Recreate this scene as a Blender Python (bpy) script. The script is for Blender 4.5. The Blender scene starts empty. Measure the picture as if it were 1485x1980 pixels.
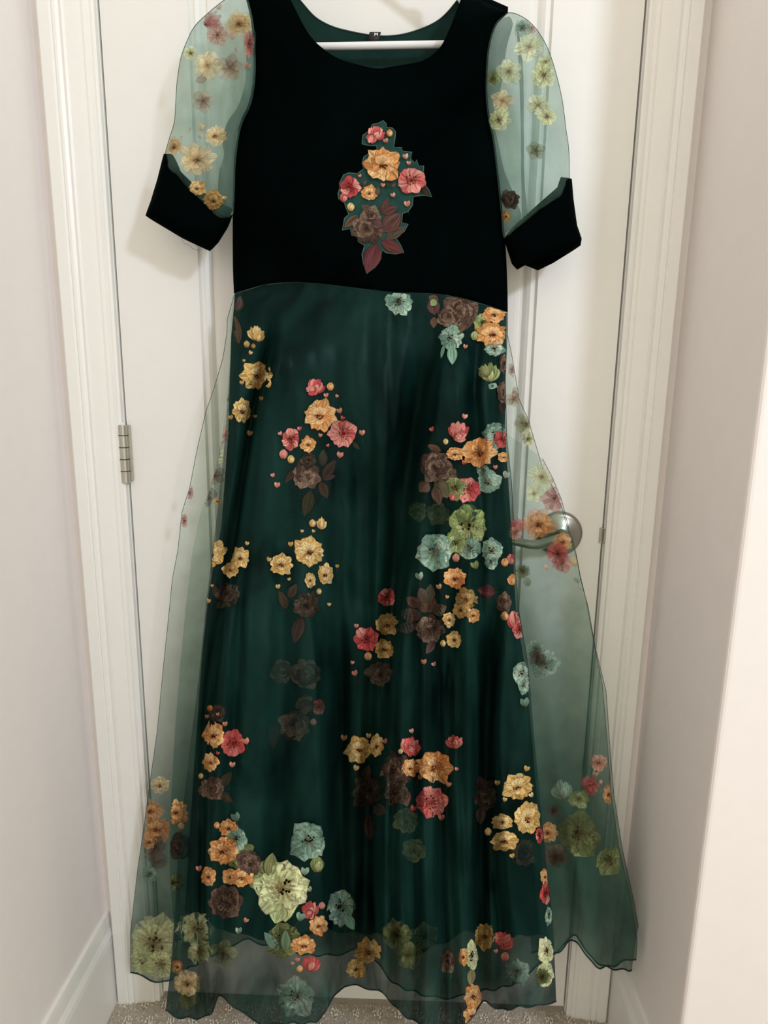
import bpy, math, random
import numpy as np
from mathutils import Vector
from mathutils.bvhtree import BVHTree
from mathutils.geometry import delaunay_2d_cdt

random.seed(7)
scene = bpy.context.scene
COL = scene.collection

# ------------------------------------------------------------------ camera
CAM = np.array([.436308, -.998266, 1.153075])
YAW, PITCH, ROLL, FPX = -.0254101, -.1939079, .01306965, 1219.21
_f = np.array([math.sin(YAW) * math.cos(PITCH), math.cos(YAW) * math.cos(PITCH), math.sin(PITCH)])
_r0 = np.array([math.cos(YAW), -math.sin(YAW), 0.])
_u0 = np.cross(_r0, _f)
_r = math.cos(ROLL) * _r0 + math.sin(ROLL) * _u0
_u = -math.sin(ROLL) * _r0 + math.cos(ROLL) * _u0
from mathutils import Matrix
cam_data = bpy.data.cameras.new('camera')
cam_data.sensor_fit = 'VERTICAL'
cam_data.sensor_height = 36.0
cam_data.lens = FPX / 1980 * 36.0
cam_data.clip_start = .01
cam = bpy.data.objects.new('camera', cam_data)
M4 = Matrix.Identity(4)
for i in range(3):
    M4[i][0], M4[i][1], M4[i][2], M4[i][3] = _r[i], _u[i], -_f[i], CAM[i]
cam.matrix_world = M4
COL.objects.link(cam)
scene.camera = cam

# ------------------------------------------------------------------ light
world = bpy.data.worlds.new('world')
scene.world = world
world.use_nodes = True
bg = world.node_tree.nodes['Background']
bg.inputs[0].default_value = (1.0, .93, .75, 1)
bg.inputs[1].default_value = 1.13
ld = bpy.data.lights.new('ceiling_lamp_light', 'AREA')
ld.shape = 'DISK'
ld.size = .30
ld.energy = 34
ld.color = (.74, .84, 1.0)
lamp = bpy.data.objects.new('ceiling_lamp_light', ld)
lamp.location = (2.1, -2.25, 2.42)
lamp.rotation_euler = (Vector((.35, 0, 1.2)) - Vector(lamp.location)).to_track_quat('-Z', 'Y').to_euler()
COL.objects.link(lamp)
vs = scene.view_settings
vs.view_transform = 'Standard'
vs.look = 'None'
vs.exposure = 0
vs.gamma = 1
vs.use_curve_mapping = False
scene.cycles.transparent_max_bounces = 40
scene.cycles.max_bounces = 10


# ------------------------------------------------------------------ helpers
def at(px, py, y):
    """point on the plane Y=y seen at pixel (px, py) of the 1485x1980 frame"""
    d = _f + (px - 742.5) / FPX * _r - (py - 990) / FPX * _u
    return CAM + (y - CAM[1]) / d[1] * d


def at_many(px, py, y):
    px, py, y = np.asarray(px, float), np.asarray(py, float), np.asarray(y, float)
    d = _f[None] + ((px - 742.5) / FPX)[:, None] * _r[None] - ((py - 990) / FPX)[:, None] * _u[None]
    return CAM[None] + ((y - CAM[1]) / d[:, 1])[:, None] * d


def lin(*c):
    o = []
    for v in c:
        v /= 255.
        o.append(v / 12.92 if v <= .04045 else ((v + .055) / 1.055) ** 2.4)
    return tuple(o)


def mesh_obj(name, verts, faces, mat, parent=None, smooth=False, uv=None, col=None):
    me = bpy.data.meshes.new(name)
    me.from_pydata([tuple(v) for v in verts], [], faces)
    if uv is not None:
        l = me.uv_layers.new(name='UVMap')
        idx = np.empty(len(me.loops), np.int32)
        me.loops.foreach_get('vertex_index', idx)
        l.data.foreach_set('uv', np.asarray(uv, np.float32)[idx].ravel())
    if col is not None:
        a = me.color_attributes.new('tint', 'FLOAT_COLOR', 'POINT')
        c4 = np.ones((len(verts), 4), np.float32)
        c4[:, :3] = col
        a.data.foreach_set('color', c4.ravel())
    if smooth:
        me.polygons.foreach_set('use_smooth', [True] * len(me.polygons))
    me.materials.append(mat)
    o = bpy.data.objects.new(name, me)
    COL.objects.link(o)
    if parent is not None:
        o.parent = parent
    return o


def empty(name, loc=(0, 0, 0)):
    o = bpy.data.objects.new(name, None)
    COL.objects.link(o)
    return o


def tag(o, label=None, cat=None, kind=None, group=None):
    if label:
        o['label'] = label
    if cat:
        o['category'] = cat
    if kind:
        o['kind'] = kind
    if group:
        o['group'] = group
    return o


class MB:
    def __init__(self):
        self.v, self.f = [], []

    def box(self, a, b):
        x0, y0, z0 = a
        x1, y1, z1 = b
        n = len(self.v)
        self.v += [(x0, y0, z0), (x1, y0, z0), (x1, y1, z0), (x0, y1, z0), (x0, y0, z1), (x1, y0, z1), (x1, y1, z1), (x0, y1, z1)]
        self.f += [tuple(n + i for i in q) for q in ((0, 3, 2, 1), (4, 5, 6, 7), (0, 1, 5, 4), (1, 2, 6, 5), (2, 3, 7, 6), (3, 0, 4, 7))]
        return self

    def loft(self, rings, closed=True, caps=True):
        n0 = len(self.v)
        k = len(rings[0])
        for r in rings:
            self.v += [tuple(p) for p in r]
        for i in range(len(rings) - 1):
            for j in range(k if closed else k - 1):
                j2 = (j + 1) % k
                a = n0 + i * k
                b = a + k
                self.f.append((a + j, a + j2, b + j2, b + j))
        if caps and closed:
            self.f.append(tuple(n0 + j for j in range(k))[::-1])
            self.f.append(tuple(n0 + (len(rings) - 1) * k + j for j in range(k)))
        return self

    def tube(self, pts, rad, seg=8, caps=True):
        pts = [Vector(p) for p in pts]
        rings = []
        n = len(pts)
        ref = None
        for i, p in enumerate(pts):
            t = (pts[min(i + 1, n - 1)] - pts[max(i - 1, 0)])
            if t.length < 1e-9:
                t = Vector((0, 0, 1))
            t.normalize()
            if ref is None:
                ref = t.cross(Vector((0, 1, 0.01)))
                if ref.length < 1e-3:
                    ref = t.cross(Vector((1, 0, 0)))
            ref = (ref - t * ref.dot(t))
            if ref.length < 1e-6:
                ref = t.orthogonal()
            ref.normalize()
            bn = t.cross(ref)
            r = rad[i] if hasattr(rad, '__len__') else rad
            rings.append([p + (ref * math.cos(2 * math.pi * j / seg) + bn * math.sin(2 * math.pi * j / seg)) * r for j in range(seg)])
        return self.loft(rings, True, caps)

    def build(self, name, mat, parent=None, smooth=False, bevel=0, seg=2):
        o = mesh_obj(name, self.v, self.f, mat, parent, smooth)
        if bevel:
            m = o.modifiers.new('bevel', 'BEVEL')
            m.width = bevel
            m.segments = seg
            m.limit_method = 'ANGLE'
            m.angle_limit = .6
        return o


def curve(pts, step=8.0, closed=False):
    """Catmull-Rom through 2D/3D points, resampled about every `step`"""
    P = np.array(pts, float)
    n = len(P)
    out = []
    for i in range(n if closed else n - 1):
        if closed:
            a, b, c, d = P[i - 1], P[i], P[(i + 1) % n], P[(i + 2) % n]
        else:
            a, b, c, d = P[max(i - 1, 0)], P[i], P[i + 1], P[min(i + 2, n - 1)]
        m = max(1, int(np.linalg.norm(c - b) / step))
        for k in range(m):
            t = k / m
            t1 = .5 * (c - a)
            t2 = .5 * (d - b)
            # limit the tangents so that sharp corners do not overshoot
            L = np.linalg.norm(c - b)
            for tt in (t1, t2):
                q = np.linalg.norm(tt)
                if q > L:
                    tt *= L / q
            h = (2 * t ** 3 - 3 * t * t + 1) * b + (t ** 3 - 2 * t * t + t) * t1 + (-2 * t ** 3 + 3 * t * t) * c + (t ** 3 - t * t) * t2
            out.append(h)
    if not closed:
        out.append(P[-1])
    return np.array(out)


def poly_line(pts, step):
    """closed polyline, straight between its corners"""
    P = np.array(pts, float)
    out = []
    for i in range(len(P)):
        a, b = P[i], P[(i + 1) % len(P)]
        m = max(1, int(np.linalg.norm(b - a) / step))
        out += [a + (b - a) * k / m for k in range(m)]
    return np.array(out)


def tab(pts):
    a = sorted(pts)
    X = [p[0] for p in a]
    Y = [p[1] for p in a]
    return lambda x: np.interp(x, X, Y)


def tab_s(pts, rad=9, wave=2.5):
    """smoothed table with the small waves of a rolled edge"""
    f0 = tab(pts)
    x0, x1 = min(p[0] for p in pts), max(p[0] for p in pts)
    X = np.arange(x0, x1 + 1.0)
    k = np.hanning(2 * rad + 3)
    k /= k.sum()
    Y = np.convolve(np.pad(f0(X), rad + 1, mode='edge'), k, 'valid')
    Y = Y + wave * np.sin(X / 6.5 + 1.5 * np.sin(X / 31.)) + wave * .8 * np.sin(X / 15.)
    return lambda x: np.interp(x, X, Y)


def tab_y(pts):
    """table of px by py"""
    return tab([(p[1], p[0]) for p in pts])


def seg_dist(P, poly, closed=False):
    P = np.asarray(P, float)
    A = np.asarray(poly, float)
    B = np.roll(A, -1, 0) if closed else A[1:]
    A2 = A if closed else A[:-1]
    best = np.full(len(P), 1e9)
    for a, b in zip(A2, B):
        ab = b - a
        t = np.clip(((P - a) @ ab) / max(ab @ ab, 1e-9), 0, 1)
        best = np.minimum(best, np.linalg.norm(P - (a + t[:, None] * ab), axis=1))
    return best


def fill(poly, step=7.0):
    """triangulate a polygon with an even grid of inner points -> (N,2), faces"""
    poly = np.asarray(poly, float)
    n = len(poly)
    x0, y0 = poly.min(0)
    x1, y1 = poly.max(0)
    gx, gy = np.meshgrid(np.arange(x0, x1, step), np.arange(y0, y1, step))
    g = np.stack([gx.ravel(), gy.ravel()], 1)
    g[:, 0] += (((g[:, 1] - y0) / step).astype(int) % 2) * step * .5
    ins = np.zeros(len(g), bool)
    for i in range(n):
        a, b = poly[i], poly[(i + 1) % n]
        c = ((a[1] > g[:, 1]) != (b[1] > g[:, 1]))
        with np.errstate(divide='ignore', invalid='ignore'):
            xi = (b[0] - a[0]) * (g[:, 1] - a[1]) / (b[1] - a[1]) + a[0]
        ins ^= c & (g[:, 0] < xi)
    g = g[ins]
    g = g[seg_dist(g, poly, True) > step * .45]
    V = [Vector(p) for p in poly] + [Vector(p) for p in g]
    E_ = [(i, (i + 1) % n) for i in range(n)]
    r = delaunay_2d_cdt(V, E_, [], 1, 1e-5)
    return np.array([(v.x, v.y) for v in r[0]]), [tuple(f) for f in r[2]]


# cheap smooth value noise for cloth relief
_rng = np.random.default_rng(3)
_G = _rng.random((64, 64))


def vnoise(x, y):
    x, y = np.asarray(x, float), np.asarray(y, float)
    xi, yi = np.floor(x).astype(int), np.floor(y).astype(int)
    fx, fy = x - xi, y - yi
    fx, fy = fx * fx * (3 - 2 * fx), fy * fy * (3 - 2 * fy)
    g = lambda a, b: _G[a % 64, b % 64]
    return (g(xi, yi) * (1 - fx) + g(xi + 1, yi) * fx) * (1 - fy) + (g(xi, yi + 1) * (1 - fx) + g(xi + 1, yi + 1) * fx) * fy - .5


# ------------------------------------------------------------------ materials
def new_mat(name):
    m = bpy.data.materials.new(name)
    m.use_nodes = True
    nt = m.node_tree
    for n in list(nt.nodes):
        if n.type != 'OUTPUT_MATERIAL':
            nt.nodes.remove(n)
    return m, nt, nt.nodes['Material Output']


def ramp(nt, fac, stops):
    r = nt.nodes.new('ShaderNodeValToRGB')
    e = r.color_ramp.elements
    while len(e) < len(stops):
        e.new(.5)
    for el, (p, c) in zip(e, stops):
        el.position = p
        el.color = (*c, 1)
    nt.links.new(fac, r.inputs[0])
    return r.outputs[0]


def noise(nt, scale, detail=3, rough=.55, vec=None, dist=0):
    n = nt.nodes.new('ShaderNodeTexNoise')
    n.inputs['Scale'].default_value = scale
    n.inputs['Detail'].default_value = detail
    n.inputs['Roughness'].default_value = rough
    n.inputs['Distortion'].default_value = dist
    if vec is None:
        tc = nt.nodes.new('ShaderNodeTexCoord')
        vec = tc.outputs['Object']
    nt.links.new(vec, n.inputs['Vector'])
    return n.outputs[0]


def mapped(nt, scale, src='Object'):
    tc = nt.nodes.new('ShaderNodeTexCoord')
    mp = nt.nodes.new('ShaderNodeMapping')
    mp.inputs['Scale'].default_value = scale
    nt.links.new(tc.outputs[src], mp.inputs[0])
    return mp.outputs[0]


def plain(name, c, rough=.5, metal=0, var=.04, nscale=30, bump=0, bscale=300, spec=.5, sheen=0, sheen_col=None, coat=0):
    m, nt, out = new_mat(name)
    b = nt.nodes.new('ShaderNodeBsdfPrincipled')
    nt.links.new(b.outputs[0], out.inputs[0])
    b.inputs['Roughness'].default_value = rough
    b.inputs['Metallic'].default_value = metal
    b.inputs['Specular IOR Level'].default_value = spec
    if sheen:
        b.inputs['Sheen Weight'].default_value = sheen
        b.inputs['Sheen Roughness'].default_value = .35
        b.inputs['Sheen Tint'].default_value = (*(sheen_col or (1, 1, 1)), 1)
    if coat:
        b.inputs['Coat Weight'].default_value = coat
    nz = noise(nt, nscale)
    lo = tuple(max(0, v * (1 - var)) for v in c)
    hi = tuple(min(1, v * (1 + var)) for v in c)
    nt.links.new(ramp(nt, nz, [(.3, lo), (.7, hi)]), b.inputs['Base Color'])
    if bump:
        bp = nt.nodes.new('ShaderNodeBump')
        bp.inputs['Strength'].default_value = bump
        bp.inputs['Distance'].default_value = .001
        nt.links.new(noise(nt, bscale), bp.inputs['Height'])
        nt.links.new(bp.outputs[0], b.inputs['Normal'])
    return m


def cloth_sheer(name, dark, light, alpha, nscale=9, trans=.45, gloss=.05, tint=(1, 1, 1), ombre=0, zr=(.95, .35), stretch=1, lo=.3, hi=.72):
    """thin organza: part of the light goes straight through, the rest is dyed cloth"""
    m, nt, out = new_mat(name)
    N, L = nt.nodes.new, nt.links.new
    c = ramp(nt, noise(nt, nscale, 9, .66, mapped(nt, (1, 1, stretch)), .6), [(lo, dark), (hi, light)])
    d = N('ShaderNodeBsdfDiffuse')
    t = N('ShaderNodeBsdfTranslucent')
    g = N('ShaderNodeBsdfGlossy')
    g.inputs['Roughness'].default_value = .38
    g.inputs['Color'].default_value = (.55, .75, .7, 1)
    L(c, d.inputs[0])
    L(c, t.inputs[0])
    m1 = N('ShaderNodeMixShader')
    m1.inputs[0].default_value = trans
    L(d.outputs[0], m1.inputs[1])
    L(t.outputs[0], m1.inputs[2])
    m2 = N('ShaderNodeMixShader')
    m2.inputs[0].default_value = gloss
    L(m1.outputs[0], m2.inputs[1])
    L(g.outputs[0], m2.inputs[2])
    tr = N('ShaderNodeBsdfTransparent')
    tr.inputs[0].default_value = (*tint, 1)
    m3 = N('ShaderNodeMixShader')
    # weave density varies a little
    al = ramp(nt, noise(nt, 26, 3), [(.3, (alpha - .05,) * 3), (.7, (alpha + .05,) * 3)])
    if ombre:      # the dye and the gathered cloth get denser towards the hem
        tc = N('ShaderNodeTexCoord')
        sz = N('ShaderNodeSeparateXYZ')
        mr = N('ShaderNodeMapRange')
        mr.inputs['From Min'].default_value = zr[0]
        mr.inputs['From Max'].default_value = zr[1]
        mr.inputs['To Min'].default_value = 0
        mr.inputs['To Max'].default_value = ombre - alpha
        L(tc.outputs['Object'], sz.inputs[0])
        L(sz.outputs[2], mr.inputs['Value'])
        ad = N('ShaderNodeMath')
        L(al, ad.inputs[0])
        L(mr.outputs[0], ad.inputs[1])
        al = ad.outputs[0]
    L(al, m3.inputs[0])
    L(tr.outputs[0], m3.inputs[1])
    L(m2.outputs[0], m3.inputs[2])
    L(m3.outputs[0], out.inputs[0])
    return m


def print_mat(name, alpha):
    """watercolour petal print: tint attribute, streaks along the petal, darker eye and edge lines of the print"""
    m, nt, out = new_mat(name)
    N, L = nt.nodes.new, nt.links.new
    at_ = N('ShaderNodeAttribute')
    at_.attribute_name = 'tint'
    uv = N('ShaderNodeUVMap')
    uv.uv_map = 'UVMap'
    sep = N('ShaderNodeSeparateXYZ')
    L(uv.outputs[0], sep.inputs[0])
    # streaks running from eye to rim
    mp = N('ShaderNodeMapping')
    mp.inputs['Scale'].default_value = (1.2, 9, 1)
    L(uv.outputs[0], mp.inputs[0])
    tcn = N('ShaderNodeTexCoord')
    ad = N('ShaderNodeVectorMath')
    ad.operation = 'ADD'
    sc = N('ShaderNodeVectorMath')
    sc.operation = 'SCALE'
    sc.inputs['Scale'].default_value = 17
    L(tcn.outputs['Object'], sc.inputs[0])
    L(mp.outputs[0], ad.inputs[0])
    L(sc.outputs[0], ad.inputs[1])
    n1 = noise(nt, 1.0, 3, .6, ad.outputs[0])
    streak = ramp(nt, n1, [(.32, (.42, .39, .36)), (.46, (.82,) * 3), (.64, (1.3,) * 3)])
    rad = ramp(nt, sep.outputs[0], [(0, (.42, .30, .25)), (.22, (.72, .62, .56)), (.55, (1.0, 1.0, 1.0)), (.88, (1.14, 1.16, 1.18)), (.97, (1.0, .96, .92)), (1, (.62, .55, .5))])
    # distance from the midline -> rim line
    ab = N('ShaderNodeMath')
    ab.operation = 'SUBTRACT'
    ab.inputs[1].default_value = .5
    L(sep.outputs[1], ab.inputs[0])
    ab2 = N('ShaderNodeMath')
    ab2.operation = 'ABSOLUTE'
    L(ab.outputs[0], ab2.inputs[0])
    rim = ramp(nt, ab2.outputs[0], [(0, (.9,) * 3), (.08, (1.0,) * 3), (.36, (1.02,) * 3), (.45, (.9, .86, .82)), (.5, (.5, .44, .4))])
    cur = at_.outputs['Color']
    for o in (streak, rad, rim):
        mx = N('ShaderNodeMix')
        mx.data_type = 'RGBA'
        mx.blend_type = 'MULTIPLY'
        mx.inputs[0].default_value = 1
        L(cur, mx.inputs[6])
        L(o, mx.inputs[7])
        cur = mx.outputs[2]
    d = N('ShaderNodeBsdfDiffuse')
    t = N('ShaderNodeBsdfTranslucent')
    L(cur, d.inputs[0])
    L(cur, t.inputs[0])
    m1 = N('ShaderNodeMixShader')
    m1.inputs[0].default_value = .2 if alpha > .8 else .4
    L(d.outputs[0], m1.inputs[1])
    L(t.outputs[0], m1.inputs[2])
    tr = N('ShaderNodeBsdfTransparent')
    m3 = N('ShaderNodeMixShader')
    m3.inputs[0].default_value = alpha
    L(tr.outputs[0], m3.inputs[1])
    L(m1.outputs[0], m3.inputs[2])
    L(m3.outputs[0], out.inputs[0])
    return m


M = {}
M['door'] = plain('door_paint', (.80, .79, .765), .38, var=.01, bump=.06, bscale=140)
M['trim'] = plain('trim_paint', (.835, .825, .80), .33, var=.012, bump=.05, bscale=90)
M['wall'] = plain('wall_paint', (.85, .80, .79), .75, var=.012, bump=.12, bscale=220)
M['gap'] = plain('door_gap_shadow', (.05, .04, .03), .9)  # shade of the door gap put into the colour; hinge joints share it
M['nickel'] = plain('satin_nickel', (.34, .315, .27), .33, metal=1, var=.06, nscale=60)
M['hinge'] = plain('satin_nickel_hinge', (.50, .48, .42), .42, metal=.8, var=.06)
M['white_plastic'] = plain('white_plastic', (.80, .80, .82), .35, var=.01)
M['velvet'] = plain('velvet_cloth', (.0004, .0015, .0015), .9, var=.5, nscale=9, spec=.008, sheen=.003, sheen_col=(.35, .8, .75), bump=.2, bscale=60)
M['satin'] = plain('green_lining_cloth', (.0026, .0150, .0130), .6, var=.18, nscale=40, spec=.08)
M['neck'] = plain('neck_lining_cloth', (.0055, .026, .021), .7, var=.15, nscale=50, spec=.1)
M['organza'] = cloth_sheer('organza_cloth', (.0010, .0110, .0105), (.0225, .094, .080), .56, nscale=9, gloss=.010, ombre=.90, zr=(.38, .22), stretch=.45, lo=.36, hi=.64)
M['organza_side'] = cloth_sheer('organza_side_cloth', (.010, .052, .040), (.060, .16, .12), .13, nscale=8, tint=(.93, .99, .955), gloss=.02, ombre=.62, zr=(.98, .40))
M['organza_sleeve'] = cloth_sheer('organza_sleeve_cloth', (.045, .16, .13), (.30, .46, .37), .25, nscale=16, tint=(.93, .99, .97))
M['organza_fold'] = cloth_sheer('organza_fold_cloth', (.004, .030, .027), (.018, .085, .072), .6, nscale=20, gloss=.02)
M['hem'] = plain('hem_thread', (.005, .028, .026), .7, var=.2)
M['print'] = print_mat('petal_print', .95)
M['print_sheer'] = print_mat('petal_print_sheer', .44)
M['patch'] = plain('applique_cloth', (.012, .050, .043), .7, var=.25, nscale=60, spec=.1)
M['stitch'] = plain('stitch_thread', (.045, .10, .07), .7, var=.3, nscale=300)
M['tag'] = plain('tag_cloth', (.006, .006, .007), .6, var=.2)
M['letter'] = plain('tag_letter', (.75, .75, .75), .6)
M['thread'] = plain('loose_thread_cloth', (.03, .05, .05), .8)
M['brown'] = plain('carpet_tag', (.2, .09, .05), .7)

# ------------------------------------------------------------------ setting
WL, WR, DEPTH, DW, DH = -.099, .854, -.24, .762, 2.032
CEIL = 2.44


def carpet_mat():
    m, nt, out = new_mat('carpet_pile')
    b = nt.nodes.new('ShaderNodeBsdfPrincipled')
    nt.links.new(b.outputs[0], out.inputs[0])
    b.inputs['Roughness'].default_value = .95
    b.inputs['Specular IOR Level'].default_value = .1
    nt.links.new(ramp(nt, noise(nt, 420, 3, .7), [(.28, (.30, .25, .20)), (.5, (.52, .455, .375)), (.75, (.70, .635, .54))]), b.inputs['Base Color'])
    bp = nt.nodes.new('ShaderNodeBump')
    bp.inputs['Strength'].default_value = .8
    bp.inputs['Distance'].default_value = .004
    nt.links.new(noise(nt, 350, 3, .7), bp.inputs['Height'])
    nt.links.new(bp.outputs[0], b.inputs['Normal'])
    return m


M['carpet'] = carpet_mat()
floor_o = MB().box((WL - .1, -2.6, -.05), (2.8, .12, 0)).build('floor', M['carpet'])
tag(floor_o, 'beige taupe patterned carpet floor in front of the door', kind='structure')

# carpet pile: little loops, raised rows of paler flecks
tv, tf, tc_ = [], [], []


def blob(x, y, z, r, h, c):
    n = len(tv)
    a0 = random.random() * 6.28
    for k in range(5):
        a = a0 + k * 1.2566
        tv.append((x + r * math.cos(a), y + r * math.sin(a) * .8, z))
    tv.append((x + random.uniform(-.5, .5) * r, y + random.uniform(-.5, .5) * r, z + h))
    for k in range(5):
        tf.append((n + k, n + (k + 1) % 5, n + 5))
    tc_.extend([c] * 6)


for i in range(15000):
    x, y = random.uniform(WL + .012, WR - .012), random.uniform(-.36, -.002)
    g = random.uniform(.55, 1.0)
    blob(x, y, -.0005, random.uniform(.0016, .003), random.uniform(.002, .0045), (.68 * g, .60 * g, .50 * g))
row = 0
y = -.02
while y > -.36:
    x = WL + .03 + (row % 2) * .02
    while x < WR - .02:
        for (ox, oy) in ((-.006, .004), (-.002, .006), (.003, .005), (.006, .001), (-.005, -.002), (.001, -.004), (.005, -.005), (0, .001)):
            blob(x + ox + random.uniform(-.0015, .0015), y + oy + random.uniform(-.0015, .0015), .0015, .0021, .0048, (.74, .68, .58))
        x += .040
    row += 1
    y -= .030


def tint_mat():
    m, nt, out = new_mat('carpet_tuft_yarn')
    b = nt.nodes.new('ShaderNodeBsdfPrincipled')
    b.inputs['Roughness'].default_value = .95
    b.inputs['Specular IOR Level'].default_value = .08
    a = nt.nodes.new('ShaderNodeAttribute')
    a.attribute_name = 'tint'
    nt.links.new(a.outputs['Color'], b.inputs['Base Color'])
    nt.links.new(b.outputs[0], out.inputs[0])
    return m


M['tuft'] = tint_mat()
tufts = mesh_obj('carpet_pile', tv, tf, M['tuft'], floor_o, col=np.array(tc_))
tag(tufts, 'looped carpet pile with paler raised flecks', kind='stuff')

tag(MB().box((WL - .12, -2.6, 0), (WL, .12, CEIL)).build('wall_left', M['wall']), 'pale greige wall beside the hinge side of the door', kind='structure')
tag(MB().box((WR, DEPTH, 0), (2.8, .12, CEIL)).build('wall_right', M['wall'], bevel=.006, seg=3), 'pale greige wall pier with a corner beside the handle side', kind='structure')
tag(MB().box((WL, 0, 0), (-.018, .12, CEIL)).box((DW + .018, 0, 0), (WR, .12, CEIL)).box((-.018, 0, DH + .02), (DW + .018, .12, CEIL)).build('wall_back', M['wall']),
    'strip of wall around the door frame', kind='structure')


def casing_profile(side):
    # distance from the door edge, protrusion from wall
    pr = [(.004, 0), (.004, .009), (.0075, .0105), (.011, .0095), (.0135, .0125), (.0185, .0135), (.022, .0125), (.028, .0135), (.044, .0150), (.047, .0175), (.0515, .0155),
          (.0555, .0180), (.059, .0185), (.0615, .0165), (.064, .0190), (.079, .0195), (.0815, .0175), (.0815, 0)]
    if side < 0:
        return [(-a, -b) for a, b in pr]
    return [(DW + a * .925, -b) for a, b in pr]


for n, (side, lab) in enumerate(((-1, 'white moulded door casing along the hinge side'), (1, 'white moulded door casing along the latch side'))):
    pr = casing_profile(side)
    mb = MB()
    r0 = [(a, b, 0.0) for a, b in pr]
    r1 = [(a, b, DH + .09) for a, b in pr]
    mb.loft([r0, r1] if side > 0 else [r0[::-1], r1[::-1]])
    tag(mb.build('trim_%d' % (n + 1), M['trim']), lab, kind='structure')
tag(MB().box((-.08, -.018, DH + .006), (DW + .08, 0, DH + .09)).build('trim_3', M['trim'], bevel=.004), 'white casing across the head of the door', kind='structure')
# jambs behind the casing
tag(MB().box((-.018, 0, 0), (-.0028, .12, DH + .018)).build('trim_4', M['trim']), 'white door jamb on the hinge side', kind='structure')
jamb = MB().box((DW + .0028, 0, 0), (DW + .018, .12, DH + .018)).build('trim_5', M['trim'])
tag(jamb, 'white door jamb on the latch side with a strike plate', kind='structure')
tag(MB().box((-.0028, .045, 0), (.010, .06, DH)).box((DW - .010, .045, 0), (DW + .0028, .06, DH)).box((0, .045, DH + .003), (DW, .06, DH + .02)).build('trim_6', M['gap']),
    'door stop with the shade of the gap around the door put into its colour', kind='structure')


def baseboard(name, x, s, y0, y1, h1, h2, lab):
    pr = [(0, 0), (.014, 0), (.014, h2 - .012), (.0125, h2 - .004), (.0145, h2), (.0125, h2 + .005), (.0095, h2 + .012), (.0075, h1 - .008), (.006, h1), (0, h1)]
    r0 = [(x + s * a, y0, z) for a, z in pr]
    r1 = [(x + s * a, y1, z) for a, z in pr]
    o = MB().loft([r0, r1] if s < 0 else [r0[::-1], r1[::-1]]).build(name, M['trim'])
    tag(o, lab, kind='structure')
    return o


baseboard('baseboard_left', WL, 1, -2.6, -.0, .188, .150, 'white moulded baseboard along the wall on the hinge side')
baseboard('baseboard_right', WR, -1, DEPTH, -.0, .150, .118, 'white moulded baseboard along the short wall on the handle side')

# --- door slab with two recessed panels
door = MB()
XP0, XP1 = .125, .637
panels = ((.24, DH - .12),)
T0, T1 = 0.0005, .035
MW, MD = .030, .010
for a, b in ((.012, panels[0][0]), (panels[0][1], DH - .003)):
    door.box((0, T0, a), (DW, T1, b))
for a, b in panels:
    door.box((0, T0, a), (XP0, T1, b))
    door.box((XP1, T0, a), (DW, T1, b))
door_o = door.build('door_1', M['door'])
tag(door_o, 'white panelled interior door behind the hanging dress', kind='structure')
for a, b in panels:
    prof = [(0, 0), (.003, .0045), (.006, .0045), (.010, .0028), (.015, .0055), (.020, .0095), (.024, .0100), (.026, .0072), (.031, .0068)]
    rings = []
    for d, dep in prof:
        rings.append([(XP0 + d, T0 + dep, a + d), (XP1 - d, T0 + dep, a + d), (XP1 - d, T0 + dep, b - d), (XP0 + d, T0 + dep, b - d)])
    mb = MB().loft(rings, True, False)
    mb.build('panel_moulding', M['door'], door_o)
    MB().box((XP0 + .031, T0 + .0068, a + .031), (XP1 - .031, T1 - .006, b - .031)).build('door_panel', M['door'], door_o)

# --- hinge
hz = 1.046
hinge = MB()
hinge.tube([(-.0035, -.0075, hz - .0475), (-.0035, -.0075, hz + .0445)], .0066, 14)
hg = hinge.build('hinge', M['hinge'], door_o, smooth=False, bevel=.0008)
tag(hg, 'satin nickel butt hinge')
MB().box((-.0025, -.0045, hz - .0445), (.0065, -.0008, hz + .0445)).build('hinge_leaf', M['hinge'], hg, bevel=.0006)
MB().box((-.0125, -.0050, hz - .0445), (-.0045, -.0012, hz + .0425)).build('hinge_leaf', M['hinge'], hg, bevel=.0006)
for za in (-.0285, -.0095, .0095, .0285):
    MB().tube([(-.0035, -.0075, hz + za - .0007), (-.0035, -.0075, hz + za + .0007)], .0071, 14).build('knuckle_joint', M['gap'], hg)
MB().tube([(-.0035, -.0075, hz + .0445), (-.0035, -.0075, hz + .0475), (-.0035, -.0075, hz + .0485)], [.0042, .0045, .002], 12).build('hinge_pin', M['white_plastic'], hg)

# --- lever handle
hx, hzz = .6935, .927
ring = lambda r, y: [(hx + r * math.cos(2 * math.pi * k / 48), y, hzz + r * math.sin(2 * math.pi * k / 48)) for k in range(48)]
ros = MB().loft([ring(.0365, .0005), ring(.0365, -.004), ring(.0345, -.0075), ring(.030, -.0095), ring(.016, -.0105), ring(.014, -.013)], True, True)
handle = ros.build('door_handle', M['nickel'], door_o, smooth=True)
tag(handle, 'satin nickel lever handle with a round rosette')
MB().tube([(hx, -.010, hzz), (hx, -.034, hzz), (hx, -.044, hzz)], [.0105, .0100, .0095], 20).build('handle_neck', M['nickel'], handle, smooth=True)
lp = curve([(hx + .008, -.0455, hzz + .001), (hx - .015, -.047, hzz + .000), (hx - .045, -.0475, hzz - .008), (hx - .075, -.047, hzz - .004), (hx - .112, -.046, hzz + .002)], .006)
MB().tube(lp, [.0088 - .0035 * i / len(lp) for i in range(len(lp))], 16).build('lever', M['nickel'], handle, smooth=True)
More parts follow.
